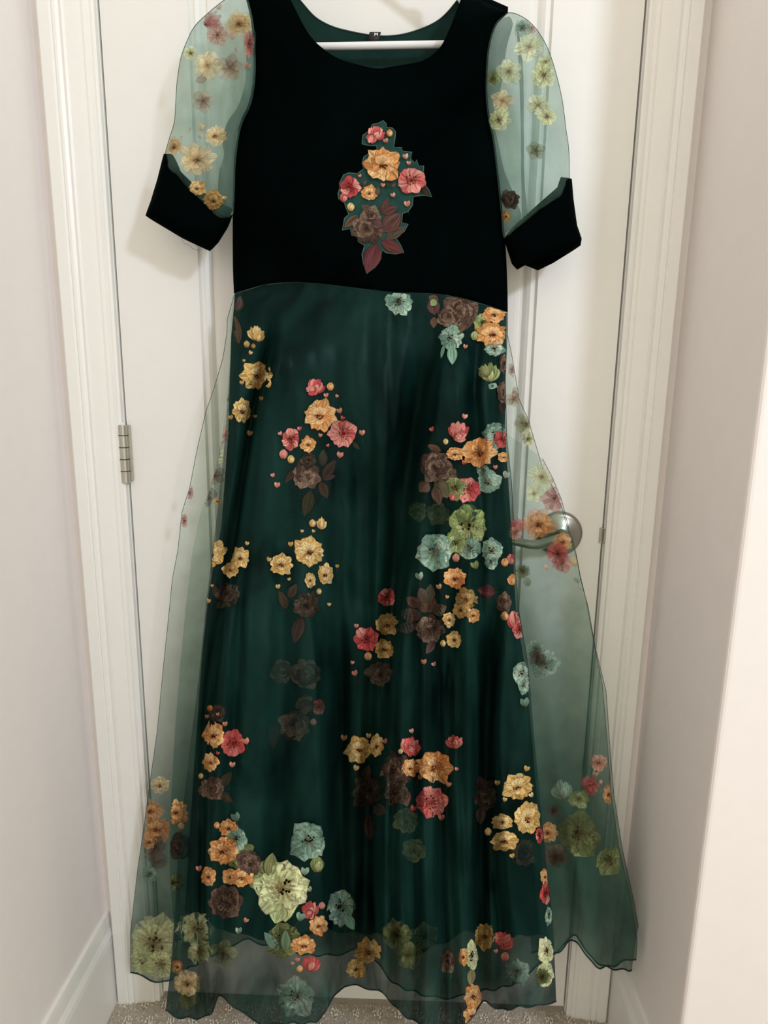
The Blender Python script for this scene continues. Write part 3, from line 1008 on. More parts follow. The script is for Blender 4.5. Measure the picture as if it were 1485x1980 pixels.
class Print:
    """petals drawn in picture-plane units and laid on a cloth surface"""

    def __init__(self, bvh, lift=.0005, sheer=False):
        self.b, self.lift, self.sheer = bvh, lift, sheer
        self.v, self.uv, self.c, self.f = [], [], [], []
        self.k = 0

    def lay(self, px, py):
        d = _f + (px - 742.5) / FPX * _r - (py - 990) / FPX * _u
        d = Vector(d).normalized()
        h = self.b.ray_cast(Vector(CAM), d)
        if h[0] is None:
            return None
        return h[0] - d * (self.lift + .000045 * self.k)

    def patch(self, pts, uvs, nu, nv, col):
        idx = []
        for (x, y), uv in zip(pts, uvs):
            p = self.lay(x, y)
            if p is None:
                idx.append(-1)
                continue
            idx.append(len(self.v))
            self.v.append(p)
            self.uv.append(uv)
            self.c.append(col)
        for i in range(nu - 1):
            for j in range(nv - 1):
                q = (idx[i * nv + j], idx[i * nv + j + 1], idx[(i + 1) * nv + j + 1], idx[(i + 1) * nv + j])
                if min(q) < 0:
                    continue
                ys = [self.v[t].y for t in q]
                if max(ys) - min(ys) > .030:
                    continue
                self.f.append(q)
        self.k += 1

    def petal(self, x, y, ang, L, W, col, sx=1, sy=1, tipw=.55, rag=.06, bend=0, nu=6, nv=5, base=.18):
        ca, sa = math.cos(ang), math.sin(ang)
        jit = [rf.uniform(1 - rag * 2, 1 + rag) for _ in range(nv)]
        pts, uvs = [], []
        for i in range(nu):
            u = i / (nu - 1)
            w = W * (base + (1 - base) * math.sin(math.pi / 2 * u / tipw)) if u < tipw else W * math.sqrt(max(.05, 1 - ((u - tipw) / (1.22 - tipw)) ** 2))
            for j in range(nv):
                s = j / (nv - 1) * 2 - 1
                # round tip
                lu = u * L * (1 - .24 * s * s * u) * (1 + (jit[j] - 1) * u)
                a, b = lu, s * w * .5 + bend * L * u * u
                pts.append((x + (a * ca - b * sa) * sx, y + (a * sa + b * ca) * sy))
                uvs.append((u, j / (nv - 1)))
        self.patch(pts, uvs, nu, nv, col)

    def dot(self, x, y, r, col):
        pts, uvs = [], []
        for i in range(3):
            for j in range(3):
                s, t = i - 1, j - 1
                k = .78 if (s and t) else 1
                pts.append((x + r * s * k, y + r * t * k))
                uvs.append((.7, .5))
        self.patch(pts, uvs, 3, 3, col)

    def stem(self, x0, y0, x1, y1, w, col):
        dx, dy = x1 - x0, y1 - y0
        L = math.hypot(dx, dy) or 1
        nx, ny = -dy / L * w, dx / L * w
        mx, my = (x0 + x1) / 2 + nx * 4, (y0 + y1) / 2 + ny * 4
        pts, uvs = [], []
        for (x, y) in ((x0, y0), (mx, my), (x1, y1)):
            for s in (-.5, .5):
                pts.append((x + nx * s, y + ny * s))
                uvs.append((.7, .5))
        self.patch(pts, uvs, 3, 2, col)

    # ---- kinds of flower
    def flower(self, kind, pal, x, y, r, sx=1., sy=1., rot=None):
        C = PAL[pal]
        def mix():
            q, g = rf.choice(C), rf.uniform(.75, 1.2)
            return tuple((C[0][i] * .3 + q[i] * .7) * g for i in range(3))
        r *= 1.1
        rot = rf.uniform(0, 6.28) if rot is None else math.radians(rot)
        T = 2 * math.pi
        if kind == 'P':          # open peony with layered petals
            n = 8
            for k in range(n):
                self.petal(x, y, rot + T * k / n + rf.uniform(-.12, .12), r * rf.uniform(.90, 1.08), r * rf.uniform(.74, .92), mix(), sx, sy * .92, .72, .08)
            for k in range(6):
                self.petal(x, y - r * .04, rot + .4 + T * k / 6 + rf.uniform(-.12, .12), r * rf.uniform(.60, .76), r * .60, mix(), sx, sy * .9, .72, .07)
            for k in range(3):
                self.petal(x, y - r * .02, -math.pi / 2 + (k - 1) * .75, r * .52, r * .40, C[2], sx, sy, .6, .05)
            self.petal(x - r * .02, y + r * .16, math.pi / 2, r * .34, r * .46, C[2], sx, sy, .6, .04)
            for k in range(13):
                a, q = rf.uniform(0, T), rf.uniform(.03, .24) * r
                self.dot(x + q * math.cos(a) * sx, y + q * math.sin(a) * .6 * sy + r * .08, max(.55, r * .042), lin(110, 52, 30) if k % 3 else EYE)
        elif kind == 'A':        # anemone
            n = 7
            for k in range(n):
                self.petal(x, y, rot + T * k / n + rf.uniform(-.1, .1), r * rf.uniform(.88, 1.06), r * rf.uniform(.86, 1.0), mix(), sx, sy, .74, .07)
            self.dot(x, y, r * .13, lin(120, 30, 36))
            for k in range(11):
                a, q = T * k / 11 + rf.uniform(-.2, .2), rf.uniform(.20, .40) * r
                self.dot(x + q * math.cos(a) * sx, y + q * math.sin(a) * sy, max(.55, r * .045), EYE)
        elif kind == 'T':        # half-open bud
            up = rot if rot is not None else -math.pi / 2
            bx, by = x - math.cos(up) * r * .7, y - math.sin(up) * r * .7
            for k in (-2, 2, -1, 1, 0):
                self.petal(bx, by, up + k * .33 + rf.uniform(-.06, .06), r * (1.65 - .12 * abs(k)), r * .78, mix(), sx, sy, .6, .06)
            self.petal(bx, by, up + .15, r * 1.0, r * .6, C[2], sx, sy, .6, .05)
        elif kind == 'R':        # full rose
            rings = ((8, 1.0, .82), (7, .8, .76), (6, .6, .66), (5, .42, .54), (3, .27, .40))
            for n, q, w in (((5, 1.0, .9), (4, .62, .6)) if self.sheer else rings):
                for k in range(n):
                    self.petal(x, y, rot + T * k / n + q * 3, r * q * rf.uniform(.92, 1.08), r * w, mix(), sx, sy, .72, .05, rf.uniform(-.1, .1))
        elif kind == 'M':        # broad poppy-like bloom
            for n, q, w in ((7, 1.0, 1.02), (5, .72, .8)):
                for k in range(n):
                    self.petal(x, y, rot + T * k / n + rf.uniform(-.12, .12) + q, r * q * rf.uniform(.86, 1.1), r * w, mix(), sx, sy, .74, .09)
            for k in range(13):
                a, q = rf.uniform(0, T), rf.uniform(.05, .34) * r
                self.dot(x + q * math.cos(a) * sx, y + q * math.sin(a) * sy, max(.55, r * .045), lin(34, 30, 24))
        elif kind == 'H':        # heart-shaped bud on a hair-thin stem
            up = -math.pi / 2 + rf.uniform(-.5, .5)
            self.stem(x, y + r * .6, x - math.cos(up) * r * 3.0, y + r * 2.8, max(.5, r * .1), lin(70, 62, 50))
            for s in (-1, 1):
                self.petal(x, y + r * .8, up + s * .36, r * 1.9, r * 1.05, mix(), sx, sy, .65, .03)
        elif kind == 'B':        # round bud
            self.petal(x, y + r, -math.pi / 2, r * 2.1, r * 1.9, mix(), sx, sy, .55, .02, nu=6, base=.5)
            self.petal(x, y + r, -math.pi / 2 + .3, r * 1.6, r * 1.0, C[2], sx, sy, .55, .02)

    def leaf(self, pal, bx, by, tx, ty, w):
        C = PAL[pal]
        c = tuple(C[0][i] * rf.uniform(.8, 1.15) for i in range(3))
        a = math.atan2(ty - by, tx - bx)
        L = math.hypot(tx - bx, ty - by)
        ca, sa = math.cos(a), math.sin(a)
        pts, uvs = [], []
        nu, nv = 8, 5
        for i in range(nu):
            u = i / (nu - 1)
            ww = w * (math.sin(math.pi * u ** .85) ** .85 + .01)
            for j in range(nv):
                s = j / (nv - 1) * 2 - 1
                pts.append((bx + u * L * ca - s * ww * .5 * sa, by + u * L * sa + s * ww * .5 * ca))
                uvs.append((.35 + .5 * u, j / (nv - 1)))
        self.patch(pts, uvs, nu, nv, c)

    def build(self, parent, mat, name='flower_print', label=None):
        if not self.f:
            return None
        if name == 'leaf_print':
            left, best = list(self.f), []
            while left:
                grp, seen = [left.pop()], set()
                seen.update(grp[0])
                grew = True
                while grew:
                    grew = False
                    for q in list(left):
                        if seen & set(q):
                            seen.update(q)
                            grp.append(q)
                            left.remove(q)
                            grew = True
                best = grp if len(grp) > len(best) else best
            self.f = best
        o = mesh_obj(name, self.v, self.f, mat, parent, False, self.uv, np.array(self.c))
        if label:
            tag(o, label)
        return o


def spray(bvh, parent, mat, crop, items, lift=.0005):
    """items in units of a picture crop: (ox, oy, scale)"""
    ox, oy, s = crop
    k0, last = 0, None
    for it in items:
        pr = Print(bvh, lift, mat is PS)
        pr.k = k0
        if it[0] == 'L':
            _, pal, bx, by, tx, ty, w = it
            pr.leaf(pal, ox + bx / s, oy + by / s, ox + tx / s, oy + ty / s, w / s)
        else:
            k, pal, x, y, r = it[:5]
            opt = it[5] if len(it) > 5 else {}
            pr.flower(k, pal, ox + x / s, oy + y / s, r / s, **opt)
        k0 = pr.k if pr.k < 90 else 25
        last = pr.build(parent, mat, KIND[it[0]]) or last
    return last


KIND = {'P': 'peony_print', 'A': 'anemone_print', 'T': 'half_open_bud_print', 'R': 'rose_print', 'M': 'poppy_print', 'L': 'leaf_print', 'H': 'heart_bud_print', 'B': 'round_bud_print'}
UP = {'rot': -90}
PR, PS = M['print'], M['print_sheer']

# --- applique on the bodice
AP = (620, 200, 5.5)
OUT = [(440, 430), (450, 340), (520, 290), (550, 225), (620, 210), (665, 185), (695, 215), (700, 260), (760, 262), (795, 300), (790, 370), (775, 470), (860, 470), (870, 510), (970, 520), (955, 590), (1000, 635),
       (1020, 600), (1040, 670), (1095, 665), (1090, 770), (1120, 840), (1110, 870), (1150, 920), (1185, 995), (1100, 975), (985, 990), (975, 1080), (930, 1150), (870, 1170), (860, 1270), (930, 1285), (890, 1360),
       (800, 1430), (850, 1510), (885, 1585), (800, 1600), (700, 1590), (650, 1560), (640, 1650), (580, 1740), (490, 1810), (455, 1700), (440, 1600), (470, 1510), (400, 1470), (390, 1420), (330, 1400), (315, 1330),
       (230, 1350), (255, 1220), (300, 1180), (270, 1110), (255, 1060), (190, 1010), (185, 960), (205, 900), (200, 850), (245, 760), (300, 740), (390, 750), (460, 695), (440, 640), (460, 570), (540, 520), (600, 500), (595, 450), (520, 450)]
apx = np.array([(620 + a / 5.5, 200 + b / 5.5) for a, b in OUT])
Va, Fa = fill(apx, 4)
pl = Print(BV_BOD, .0018)
pts3 = [pl.lay(a, b) for a, b in Va]
patch = mesh_obj('applique_patch', pts3, Fa, M['patch'], bod, True)
tag(patch, 'cut-out floral applique patch sewn to the velvet')
edge = [pl.lay(a, b) for a, b in apx]
MB().tube(edge + [edge[0]], .00075, 5).build('stitched_edge', M['stitch'], bod, smooth=True)
SPRAY = [
    ('L', 'u', 600, 1490, 490, 1800, 190), ('L', 'u', 640, 1460, 880, 1585, 130), ('L', 'b', 690, 1440, 900, 1310, 120), ('L', 'b', 660, 1360, 850, 1170, 190), ('L', 'u', 650, 1170, 720, 1000, 80),
    ('L', 'u', 660, 1170, 820, 1100, 110), ('L', 'b', 400, 1190, 250, 1320, 90), ('L', 'b', 560, 1160, 430, 1080, 90), ('L', 'd', 1070, 900, 1170, 985, 60),
    ('R', 'b', 500, 1330, 160), ('R', 'b', 540, 1190, 100), ('L', 'b', 560, 1260, 650, 1310, 110),
    ('L', 'b', 450, 870, 490, 815, 40), ('L', 'b', 600, 980, 615, 890, 60), ('L', 'b', 755, 890, 800, 850, 30), ('L', 'd', 715, 890, 715, 840, 30),
    ('T', 'p', 590, 320, 92, {'rot': -70}), ('T', 'p', 540, 370, 60, {'rot': 120}), ('B', 'o', 735, 315, 34), ('H', 'q', 705, 395, 28), ('H', 'q', 910, 565, 30), ('H', 'q', 940, 635, 24), ('H', 'q', 425, 770, 18), ('H', 'q', 655, 870, 24),
    ('H', 'q', 780, 975, 26), ('H', 'q', 925, 1070, 34), ('B', 'y', 320, 1100, 40), ('B', 'p', 245, 1000, 42),
    ('A', 'p', 315, 890, 112), ('A', 'p', 965, 820, 150), ('P', 'o', 660, 650, 190), ('P', 'o', 520, 950, 88)]
spray(BV_BOD, bod, PR, AP, SPRAY, .0026)

# --- skirt front, upper hinge side
C4 = (220, 560, 2.75)
spray(BV_FR, skirt, PR, C4, [('L', 'b', 665, 290, 630, 120, 60), ('L', 'b', 650, 115, 675, 35, 60), ('T', 'y', 755, 235, 45, UP), ('T', 'y', 770, 250, 34, {'rot': -80}), ('B', 'g', 707, 290, 16), ('B', 'g', 742, 300, 12), ('H', 'y', 722, 335, 11),
                             ('H', 'y', 690, 378, 8), ('P', 'y', 765, 455, 82), ('H', 'y', 682, 495, 12), ('H', 'g', 780, 580, 12), ('P', 'y', 682, 645, 68, {'sx': .72}), ('H', 'y', 625, 680, 13),
                             ('H', 'g', 750, 675, 10), ('H', 'y', 718, 765, 16)])
SK1 = [('L', 'd', 1050, 1070, 1012, 1205, 75), ('L', 'd', 1100, 1020, 1135, 1110, 55), ('L', 'd', 1110, 1005, 1180, 990, 32), ('L', 'd', 1110, 1005, 1180, 905, 58), ('L', 'd', 975, 950, 908, 1027, 40), ('L', 'd', 1110, 940, 1115, 850, 50),
       ('L', 'd', 985, 960, 1060, 900, 60), ('R', 'b', 1025, 985, 74), ('R', 'd', 1035, 910, 42), ('T', 'p', 1075, 515, 48, {'rot': -65}), ('T', 'p', 1055, 535, 32, {'rot': 130}), ('B', 'o', 1152, 515, 19), ('H', 'q', 1130, 563, 13),
       ('H', 'q', 1183, 566, 9), ('H', 'q', 1205, 645, 15), ('H', 'p', 1213, 683, 11), ('H', 'q', 1322, 762, 16), ('L', 'd', 1270, 810, 1308, 850, 26), ('A', 'p', 1222, 765, 74), ('A', 'p', 942, 795, 60, {'sx': .8}), ('B', 'p', 902, 875, 22),
       ('H', 'q', 890, 765, 11), ('H', 'p', 990, 740, 12), ('P', 'o', 1095, 670, 88), ('P', 'o', 1035, 822, 46, {'sx': .9}), ('H', 'q', 1095, 775, 11), ('H', 'q', 1143, 828, 9), ('H', 'q', 1200, 880, 18), ('B', 'y', 942, 902, 19),
       ('H', 'q', 850, 987, 11), ('H', 'q', 868, 1040, 16)]
spray(BV_FR, skirt, PR, C4, SK1)
spray(BV_FR, skirt, PR, C4, [('L', 'd', 560, 1650, 520, 1560, 40), ('R', 'd', 605, 1620, 62), ('L', 'd', 600, 1660, 545, 1690, 45), ('T', 'y', 492, 1235, 44, UP), ('T', 'o', 490, 1265, 28, {'rot': 80}), ('B', 'y', 430, 1283, 18), ('H', 'y', 460, 1312, 12), ('H', 'y', 418, 1355, 10),
                             ('P', 'y', 515, 1400, 84), ('P', 'y', 672, 1425, 58, {'sx': .85}), ('H', 'y', 705, 1350, 11), ('H', 'y', 415, 1440, 12), ('P', 'y', 440, 1565, 72), ('P', 'y', 620, 1490, 42), ('H', 'y', 350, 1600, 15), ('H', 'y', 525, 1575, 8),
                             ('H', 'y', 495, 1655, 14)])
spray(BV_FR, skirt, PR, C4, [('L', 'd', 920, 1700, 880, 1600, 50), ('L', 'd', 930, 1640, 970, 1565, 50), ('R', 'd', 1025, 1680, 66), ('L', 'd', 1050, 1690, 1060, 1600, 40), ('L', 'd', 1000, 1740, 960, 1880, 70), ('T', 'y', 1105, 1245, 38, {'rot': -85, 'sx': .7}),
                             ('B', 'y', 1057, 1242, 18), ('H', 'y', 1060, 1285, 9), ('H', 'y', 1000, 1285, 9), ('P', 'y', 1037, 1392, 82), ('H', 'y', 940, 1355, 14), ('P', 'y', 892, 1460, 60), ('H', 'y', 820, 1435, 13), ('H', 'y', 937, 1540, 9),
                             ('P', 'y', 1125, 1515, 58, {'sx': .75}), ('H', 'y', 1187, 1472, 10), ('P', 'y', 1045, 1545, 46, {'sx': .6}), ('B', 'y', 1092, 1605, 14), ('H', 'y', 875, 1580, 13), ('H', 'y', 1145, 1675, 10)])

# --- skirt front, upper handle side
C5 = (720, 540, 2.75)
spray(BV_FR, skirt, PR, C5, [('M', 'm', 140, 118, 72)])
spray(BV_FR, skirt, PR, C5, [('L', 'b', 330, 190, 320, 90, 70), ('L', 'b', 330, 200, 325, 260, 40), ('L', 'b', 350, 120, 300, 90, 50), ('R', 'b', 470, 165, 100), ('R', 'b', 400, 200, 55), ('L', 'e', 340, 110, 310, 140, 40), ('L', 'b', 420, 290, 500, 250, 45), ('M', 'm', 415, 310, 62),
                             ('L', 'm', 425, 350, 425, 455, 55), ('L', 'm', 380, 350, 365, 420, 20), ('M', 'e', 585, 225, 42), ('P', 'o', 650, 185, 62, {'sy': .75}), ('P', 'o', 640, 290, 80, {'sy': .8}), ('B', 'y', 565, 260, 22), ('M', 'm', 650, 370, 55, {'sy': .7}),
                             ('H', 'q', 492, 358, 12), ('B', 'e', 545, 300, 22)])
spray(BV_FR, skirt, PR, C5, [('T', 'e', 625, 500, 56, UP), ('T', 'k', 600, 490, 40, {'rot': -120}), ('M', 'm', 640, 568, 26, {'sy': .6}), ('R', 'b', 700, 450, 52, {'sx': .5}), ('R', 'b', 695, 600, 60, {'sx': .5}), ('L', 'd', 690, 640, 690, 720, 40)])
spray(BV_FR, skirt, PR, C5, [('M', 'm', 660, 830, 72), ('M', 'm', 620, 1080, 62), ('M', 'k', 440, 1110, 62), ('L', 'b', 365, 915, 292, 880, 40), ('L', 'b', 340, 1060, 400, 1165, 80), ('L', 'b', 300, 1080, 250, 1130, 70), ('L', 'b', 330, 1100, 360, 1200, 60), ('R', 'b', 335, 1000, 86),
                             ('R', 'b', 410, 1040, 40), ('H', 'q', 488, 730, 15), ('H', 'p', 322, 797, 13), ('T', 'p', 455, 805, 56, UP), ('T', 'p', 460, 830, 44, {'rot': -40}), ('B', 'y', 390, 863, 14), ('P', 'o', 440, 928, 48, {'sy': .85}),
                             ('A', 'p', 690, 850, 50, {'sx': .8}), ('P', 'o', 700, 945, 30), ('H', 'q', 655, 1000, 12), ('H', 'p', 483, 975, 13), ('P', 'o', 565, 920, 88), ('M', 'm', 590, 1015, 34), ('A', 'p', 508, 1118, 70), ('B', 'p', 425, 1160, 16), ('H', 'm', 705, 1040, 20)])
spray(BV_FR, skirt, PR, C5, [('M', 'e', 510, 1310, 106), ('M', 'm', 520, 1430, 60), ('M', 'e', 440, 1400, 60), ('M', 'm', 325, 1450, 98), ('M', 'm', 635, 1440, 66, {'sx': .85}), ('M', 'm', 630, 1500, 44, {'sx': .8}), ('H', 'm', 255, 1580, 22), ('H', 'e', 555, 1520, 22),
                             ('B', 'q', 445, 1480, 20), ('P', 'o', 440, 1590, 62), ('H', 'o', 360, 1635, 15), ('L', 'b', 290, 1720, 250, 1640, 70), ('L', 'b', 300, 1720, 310, 1620, 60), ('L', 'b', 250, 1740, 180, 1690, 60), ('P', 'g', 500, 1700, 62), ('H', 'o', 395, 1690, 10)])
spray(BV_FR, skirt, PR, C5, [('L', 'u', 655, 1670, 560, 1650, 75), ('R', 'b', 700, 1720, 56, {'sx': .7}), ('T', 'p', 740, 1490, 34, {'rot': -80, 'sx': .8}), ('B', 'o', 705, 1505, 20), ('T', 'o', 745, 1600, 36, {'rot': -100, 'sx': .8}), ('A', 'p', 75, 1690, 48)])

# --- skirt front, lower
C6 = (200, 1160, 2.414)
spray(BV_FR, skirt, PR, C6, [('R', 'd', 530, 525, 42), ('B', 'o', 497, 505, 13), ('H', 'q', 485, 545, 10), ('H', 'q', 535, 535, 8), ('L', 'd', 540, 880, 600, 800, 50), ('L', 'd', 545, 900, 605, 945, 45), ('L', 'd', 490, 860, 445, 910, 34), ('R', 'b', 505, 880, 56), ('P', 'o', 515, 630, 70, {'sx': .75}),
                             ('P', 'o', 500, 757, 46, {'sx': .8}), ('A', 'p', 603, 670, 66, {'sx': .85}), ('H', 'q', 670, 660, 16), ('H', 'q', 600, 770, 14), ('H', 'q', 570, 580, 12), ('B', 'y', 455, 822, 12), ('H', 'p', 530, 715, 9)])
spray(BV_FR, skirt, PR, C6, [('R', 'k', 640, 1190, 66), ('M', 'm', 620, 1115, 52), ('R', 'b', 570, 1410, 80), ('R', 'b', 680, 1230, 60), ('M', 'e', 770, 1300, 90), ('M', 'w', 835, 1345, 128), ('L', 'e', 770, 1290, 790, 1180, 70), ('L', 'w', 830, 1420, 800, 1510, 90), ('M', 'm', 955, 1125, 86),
                             ('P', 'o', 585, 1065, 44), ('B', 'o', 530, 1052, 14), ('H', 'm', 625, 1015, 22), ('P', 'o', 560, 1170, 70), ('P', 'o', 490, 1290, 54, {'sx': .6}), ('P', 'o', 592, 1292, 42), ('P', 'o', 645, 1295, 52), ('H', 'q', 448, 1255, 14), ('H', 'q', 683, 1280, 10),
                             ('B', 'e', 998, 1235, 32), ('H', 'm', 940, 1268, 20), ('H', 'm', 968, 1350, 13), ('H', 'q', 660, 1495, 12), ('H', 'm', 632, 1545, 16)])
spray(BV_FR, skirt, PR, C6, [('M', 'k', 840, 1590, 84), ('L', 'm', 820, 1640, 750, 1550, 50), ('L', 'm', 850, 1640, 850, 1540, 50), ('T', 'p', 965, 1445, 42, UP), ('T', 'p', 960, 1465, 28, {'rot': 140}), ('B', 'q', 1020, 1427, 15), ('H', 'm', 915, 1480, 22), ('P', 'o', 1003, 1520, 50, {'sx': .85}),
                             ('P', 'o', 935, 1612, 62, {'sy': .75}), ('T', 'p', 970, 1700, 44, {'rot': -70}), ('B', 'o', 917, 1722, 15), ('H', 'q', 905, 1680, 11), ('H', 'q', 880, 1697, 8)])
spray(BV_FR, skirt, PS, C6, [('M', 'w', 430, 1535, 80), ('M', 'w', 445, 1640, 60), ('P', 'o', 345, 1712, 36, {'sx': .8}), ('P', 'c', 390, 1790, 66), ('M', 'k', 400, 1850, 50), ('M', 'm', 900, 1850, 90), ('R', 'k', 560, 1650, 60)])
spray(BV_FR, skirt, PR, C6, [('R', 'd', 1290, 345, 56), ('L', 'b', 1255, 330, 1215, 345, 40), ('P', 'g', 1322, 115, 56), ('A', 'p', 1228, 182, 56), ('P', 'g', 1312, 230, 48), ('B', 'o', 1235, 263, 17), ('H', 'q', 1180, 122, 11), ('H', 'q', 1160, 293, 9), ('H', 'q', 1178, 342, 14)])
spray(BV_FR, skirt, PR, C6, [('L', 'd', 1235, 880, 1175, 830, 60), ('L', 'd', 1230, 920, 1165, 960, 60), ('L', 'd', 1240, 1000, 1245, 1125, 55), ('L', 'd', 1260, 960, 1320, 1000, 60), ('R', 'd', 1235, 890, 66), ('L', 'd', 1215, 850, 1240, 770, 50), ('P', 'y', 1190, 698, 64), ('P', 'y', 1275, 680, 62, {'sx': .5}),
                             ('H', 'y', 1120, 645, 15), ('H', 'y', 1235, 635, 12), ('H', 'y', 1175, 785, 14)])
spray(BV_FR, skirt, PR, C6, [('M', 'm', 1110, 1430, 88, {'sx': .75}), ('L', 'm', 1130, 1470, 1170, 1540, 50), ('P', 'y', 1235, 1640, 70, {'sx': .85}), ('P', 'y', 1180, 1722, 46), ('H', 'o', 1195, 1745, 12), ('P', 'q', 1190, 1945, 46)])
C7 = (700, 1160, 2.414)
spray(BV_FR, skirt, PR, C7, [('L', 'b', 300, 60, 260, -20, 60), ('L', 'b', 310, 60, 340, -10, 60), ('L', 'b', 280, 80, 170, 60, 70), ('L', 'b', 260, 110, 160, 150, 60), ('L', 'b', 330, 60, 395, 30, 60), ('R', 'b', 315, 135, 66), ('L', 'b', 340, 190, 298, 252, 40), ('P', 'y', 430, 185, 44, {'sx': .8}), ('P', 'y', 408, 92, 38, {'sx': .8}), ('B', 'y', 378, 203, 14),
                             ('H', 'q', 290, 290, 13), ('H', 'q', 340, 300, 11), ('P', 'o', 520, 72, 40, {'sx': .8}), ('P', 'g', 462, 45, 46, {'sx': .8})])
spray(BV_FR, skirt, PR, C7, [('R', 'b', 160, 800, 76), ('L', 'b', 170, 880, 130, 960, 60), ('L', 'b', 190, 880, 210, 965, 60), ('R', 'd', 160, 900, 56), ('T', 'p', 225, 685, 48, {'rot': -70}), ('T', 'p', 235, 700, 34, {'rot': 60}), ('T', 'p', 432, 665, 38, {'rot': -100}), ('P', 'o', 340, 780, 84), ('P', 'o', 225, 785, 42), ('A', 'p', 325, 945, 76), ('H', 'q', 235, 612, 11),
                             ('H', 'q', 265, 830, 11), ('H', 'q', 400, 862, 13), ('H', 'p', 232, 973, 14), ('H', 'q', 372, 1017, 15), ('B', 'y', 180, 707, 11), ('L', 'd', 160, 740, 130, 700, 26), ('H', 'q', 112, 660, 12), ('H', 'q', 440, 790, 9)])
spray(BV_FR, skirt, PR, C7, [('L', 'd', 570, 900, 545, 820, 50), ('L', 'd', 575, 900, 610, 840, 60), ('R', 'd', 575, 925, 56), ('L', 'd', 560, 960, 550, 1050, 50), ('P', 'y', 725, 872, 68), ('H', 'y', 765, 788, 14), ('H', 'y', 628, 855, 13), ('H', 'y', 795, 910, 12), ('P', 'y', 775, 1020, 80, {'sx': .8}), ('P', 'y', 655, 1035, 52, {'sy': .75}),
                             ('P', 'y', 665, 1125, 66, {'sy': .75}), ('B', 'y', 588, 1082, 16), ('H', 'y', 705, 1195, 12), ('H', 'y', 663, 932, 11)])
spray(BV_FR, skirt, PR, C7, [('L', 'b', 690, 30, 630, -10, 60), ('T', 'p', 730, 100, 56, {'rot': -80}), ('A', 'p', 735, 140, 40, {'sx': .8}), ('B', 'o', 665, 75, 18), ('M', 'm', 745, 340, 52, {'sx': .85}), ('M', 'm', 755, 400, 40, {'sx': .7}), ('H', 'm', 765, 480, 22)])
spray(BV_FR, skirt, PR, C7, [('P', 'o', 855, 1290, 44, {'sx': .5}), ('A', 'p', 857, 1370, 52, {'sx': .5}), ('A', 'p', 828, 1100, 40, {'sx': .4}), ('M', 'w', 858, 1640, 62, {'sx': .6}), ('M', 'w', 855, 1745, 60, {'sx': .7}), ('M', 'm', 872, 1475, 44, {'sx': .4})])
spray(BV_FR, skirt, PR, C7, [('P', 'g', 572, 1570, 66, {'sx': .7}), ('T', 'p', 665, 1595, 48, {'rot': -50}), ('T', 'p', 650, 1580, 34, {'rot': 150}), ('B', 'q', 668, 1665, 19), ('H', 'q', 628, 1640, 10), ('M', 'w', 512, 1660, 70, {'sx': .45}), ('P', 'o', 472, 1665, 46, {'sx': .5}), ('L', 'e', 515, 1720, 505, 1800, 40),
                             ('P', 'o', 520, 1850, 62, {'sx': .65}), ('P', 'o', 515, 1940, 56, {'sx': .7}), ('R', 'b', 400, 1690, 56, {'sx': .6})])
spray(BV_FR, skirt, PS, C7, [('M', 'm', 725, 1735, 64), ('M', 'k', 160, 1560, 70), ('R', 'k', 220, 1660, 66), ('M', 'k', 840, 1760, 40)])

# --- muted prints on the layers underneath
spray(BV_LIN, lining, PR, C6, [('R', 'b', 835, 335, 56), ('R', 'b', 945, 345, 68), ('R', 'b', 942, 490, 42), ('R', 'b', 890, 585, 70), ('L', 'd', 800, 580, 790, 700, 60), ('B', 'q', 980, 570, 14), ('A', 'p', 1005, 500, 34)])
spray(BV_LIN, lining, PR, C7, [('R', 'k', 205, 1030, 58), ('R', 'k', 242, 1170, 56), ('R', 'b', 760, 1180, 60), ('M', 'k', 290, 1570, 66), ('R', 'b', 220, 1690, 60)])
spray(BV_LIN, lining, PR, C5, [('R', 'k', 240, 1235, 50), ('R', 'k', 350, 1250, 60)])
spray(BV_SL2, spl, PS, C4, [('M', 'w', 530, 690, 95), ('A', 'q', 555, 775, 56), ('M', 'e', 560, 580, 60), ('M', 'w', 520, 880, 70), ('R', 'b', 480, 1090, 66), ('R', 'b', 540, 990, 50), ('P', 'y', 550, 1125, 24)])
spray(BV_BACK, skb, PS, C4, [('A', 'p', 405, 1080, 40, {'sx': .5}), ('A', 'p', 375, 1230, 40, {'sx': .4})])
spray(BV_BACK, skb, PS, C6, [('P', 'o', 222, 985, 56), ('P', 'o', 248, 1070, 70), ('P', 'o', 215, 1130, 36), ('P', 'c', 262, 865, 46), ('L', 'b', 300, 1205, 190, 1200, 60), ('R', 'b', 240, 1150, 50), ('L', 'b', 300, 1220, 225, 1245, 44), ('M', 'm', 215, 1280, 40), ('M', 'w', 235, 1600, 135), ('M', 'w', 180, 1690, 66), ('M', 'w', 270, 1700, 70)])
spray(BV_SL2, spl, PR, C6, [('P', 'o', 335, 990, 60), ('B', 'o', 376, 1020, 19), ('B', 'o', 363, 1056, 16), ('R', 'd', 355, 1150, 64), ('M', 'k', 325, 1320, 60, {'sy': .7})])
spray(BV_SR2, spr, PS, C5, [('A', 'p', 968, 1165, 68), ('P', 'o', 885, 1300, 88), ('P', 'o', 1015, 1395, 56), ('A', 'p', 985, 1460, 62), ('A', 'p', 1010, 1510, 50), ('B', 'q', 925, 1530, 14), ('B', 'y', 1078, 1500, 24), ('T', 'p', 770, 1310, 46, UP), ('A', 'q', 760, 1350, 36),
                            ('R', 'w', 900, 1050, 76), ('R', 'w', 860, 1140, 50), ('M', 'k', 800, 1555, 40), ('B', 'k', 825, 1610, 20), ('H', 'q', 955, 1070, 14), ('H', 'm', 1095, 1600, 18)])
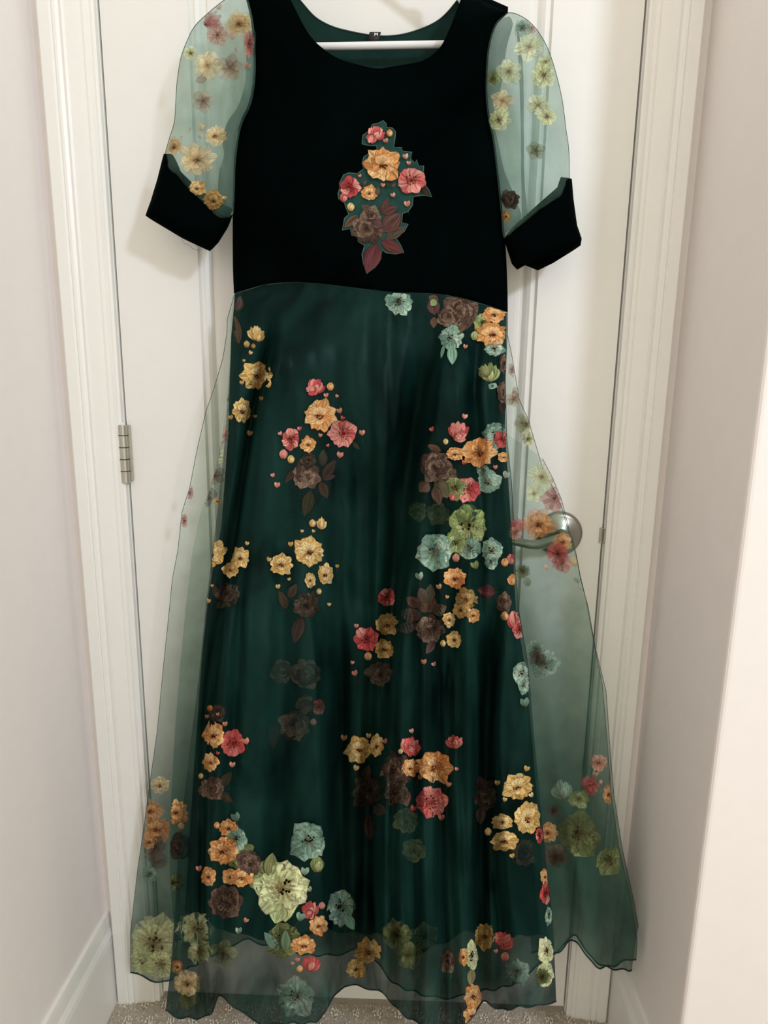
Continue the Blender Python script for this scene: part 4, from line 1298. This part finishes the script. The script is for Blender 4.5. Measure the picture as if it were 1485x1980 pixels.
spray(BV_BACK, skb, PS, C5, [('M', 'w', 820, 770, 66), ('A', 'q', 785, 610, 44), ('R', 'c', 750, 640, 40), ('R', 'q', 745, 480, 40, {'sx': .6}), ('M', 'w', 830, 850, 40)])
spray(BV_SR2, spr, PS, C7, [('M', 'm', 850, 300, 66), ('M', 'm', 810, 230, 40), ('R', 'b', 820, 270, 40), ('T', 'm', 935, 890, 52, {'rot': -100}), ('M', 'e', 1012, 930, 44), ('T', 'p', 1062, 860, 44, {'rot': -60}), ('T', 'p', 1070, 885, 34, {'rot': 60}), ('P', 'o', 1150, 905, 54, {'sx': .5}), ('H', 'q', 1085, 815, 15), ('B', 'q', 1115, 850, 10),
                            ('M', 'k', 1010, 1090, 98), ('M', 'e', 1030, 1150, 60), ('B', 'k', 1085, 1112, 30), ('R', 'b', 905, 1195, 60), ('P', 'o', 865, 1085, 48), ('M', 'e', 1160, 1215, 70), ('R', 'b', 895, 985, 30), ('A', 'q', 1105, 760, 40)])

# --- sleeves
CS = (0, 0, 2.97)
spray(BV_SL, sleeveL, PS, CS, [('T', 'p', 1215, 120, 62, {'rot': -30}), ('A', 'q', 1248, 200, 62), ('P', 'y', 1372, 135, 76), ('A', 'p', 1432, 250, 80, {'sx': .4}), ('B', 'q', 1335, 205, 20), ('H', 'q', 1360, 285, 12), ('B', 'o', 1255, 38, 16), ('R', 'c', 1190, 375, 84),
                               ('L', 't', 1190, 440, 1120, 470, 50), ('R', 't', 1320, 390, 72), ('M', 'w', 1095, 305, 40), ('R', 't', 1165, 580, 62), ('H', 'q', 1412, 375, 20), ('P', 'c', 1135, 915, 100), ('P', 'c', 1237, 780, 64), ('P', 'y', 1000, 840, 60, {'sx': .8}),
                               ('B', 'y', 1158, 728, 21), ('H', 'y', 1090, 740, 10), ('H', 'y', 1042, 780, 12), ('H', 'y', 1150, 785, 14)])
spray(BV_SL, sleeveL, PR, CS, [('P', 'y', 1130, 1080, 48), ('P', 'g', 1225, 1150, 58), ('H', 'y', 1292, 1137, 12)])
C2 = (720, 0, 2.75)
spray(BV_SR, sleeveR, PS, C2, [('M', 'e', 640, 415, 46), ('R', 'w', 725, 380, 70), ('R', 'c', 690, 535, 60), ('M', 'w', 675, 640, 60), ('R', 'w', 835, 250, 76), ('M', 'w', 910, 400, 66), ('R', 'w', 880, 560, 60), ('M', 'w', 920, 330, 40), ('A', 'q', 845, 150, 30), ('M', 'm', 800, 150, 50), ('R', 'k', 870, 800, 50), ('M', 'w', 930, 620, 50)])
spray(BV_SR, sleeveR, PR, C2, [('R', 'd', 730, 1060, 50), ('P', 'g', 712, 1150, 34, {'sx': .7})])
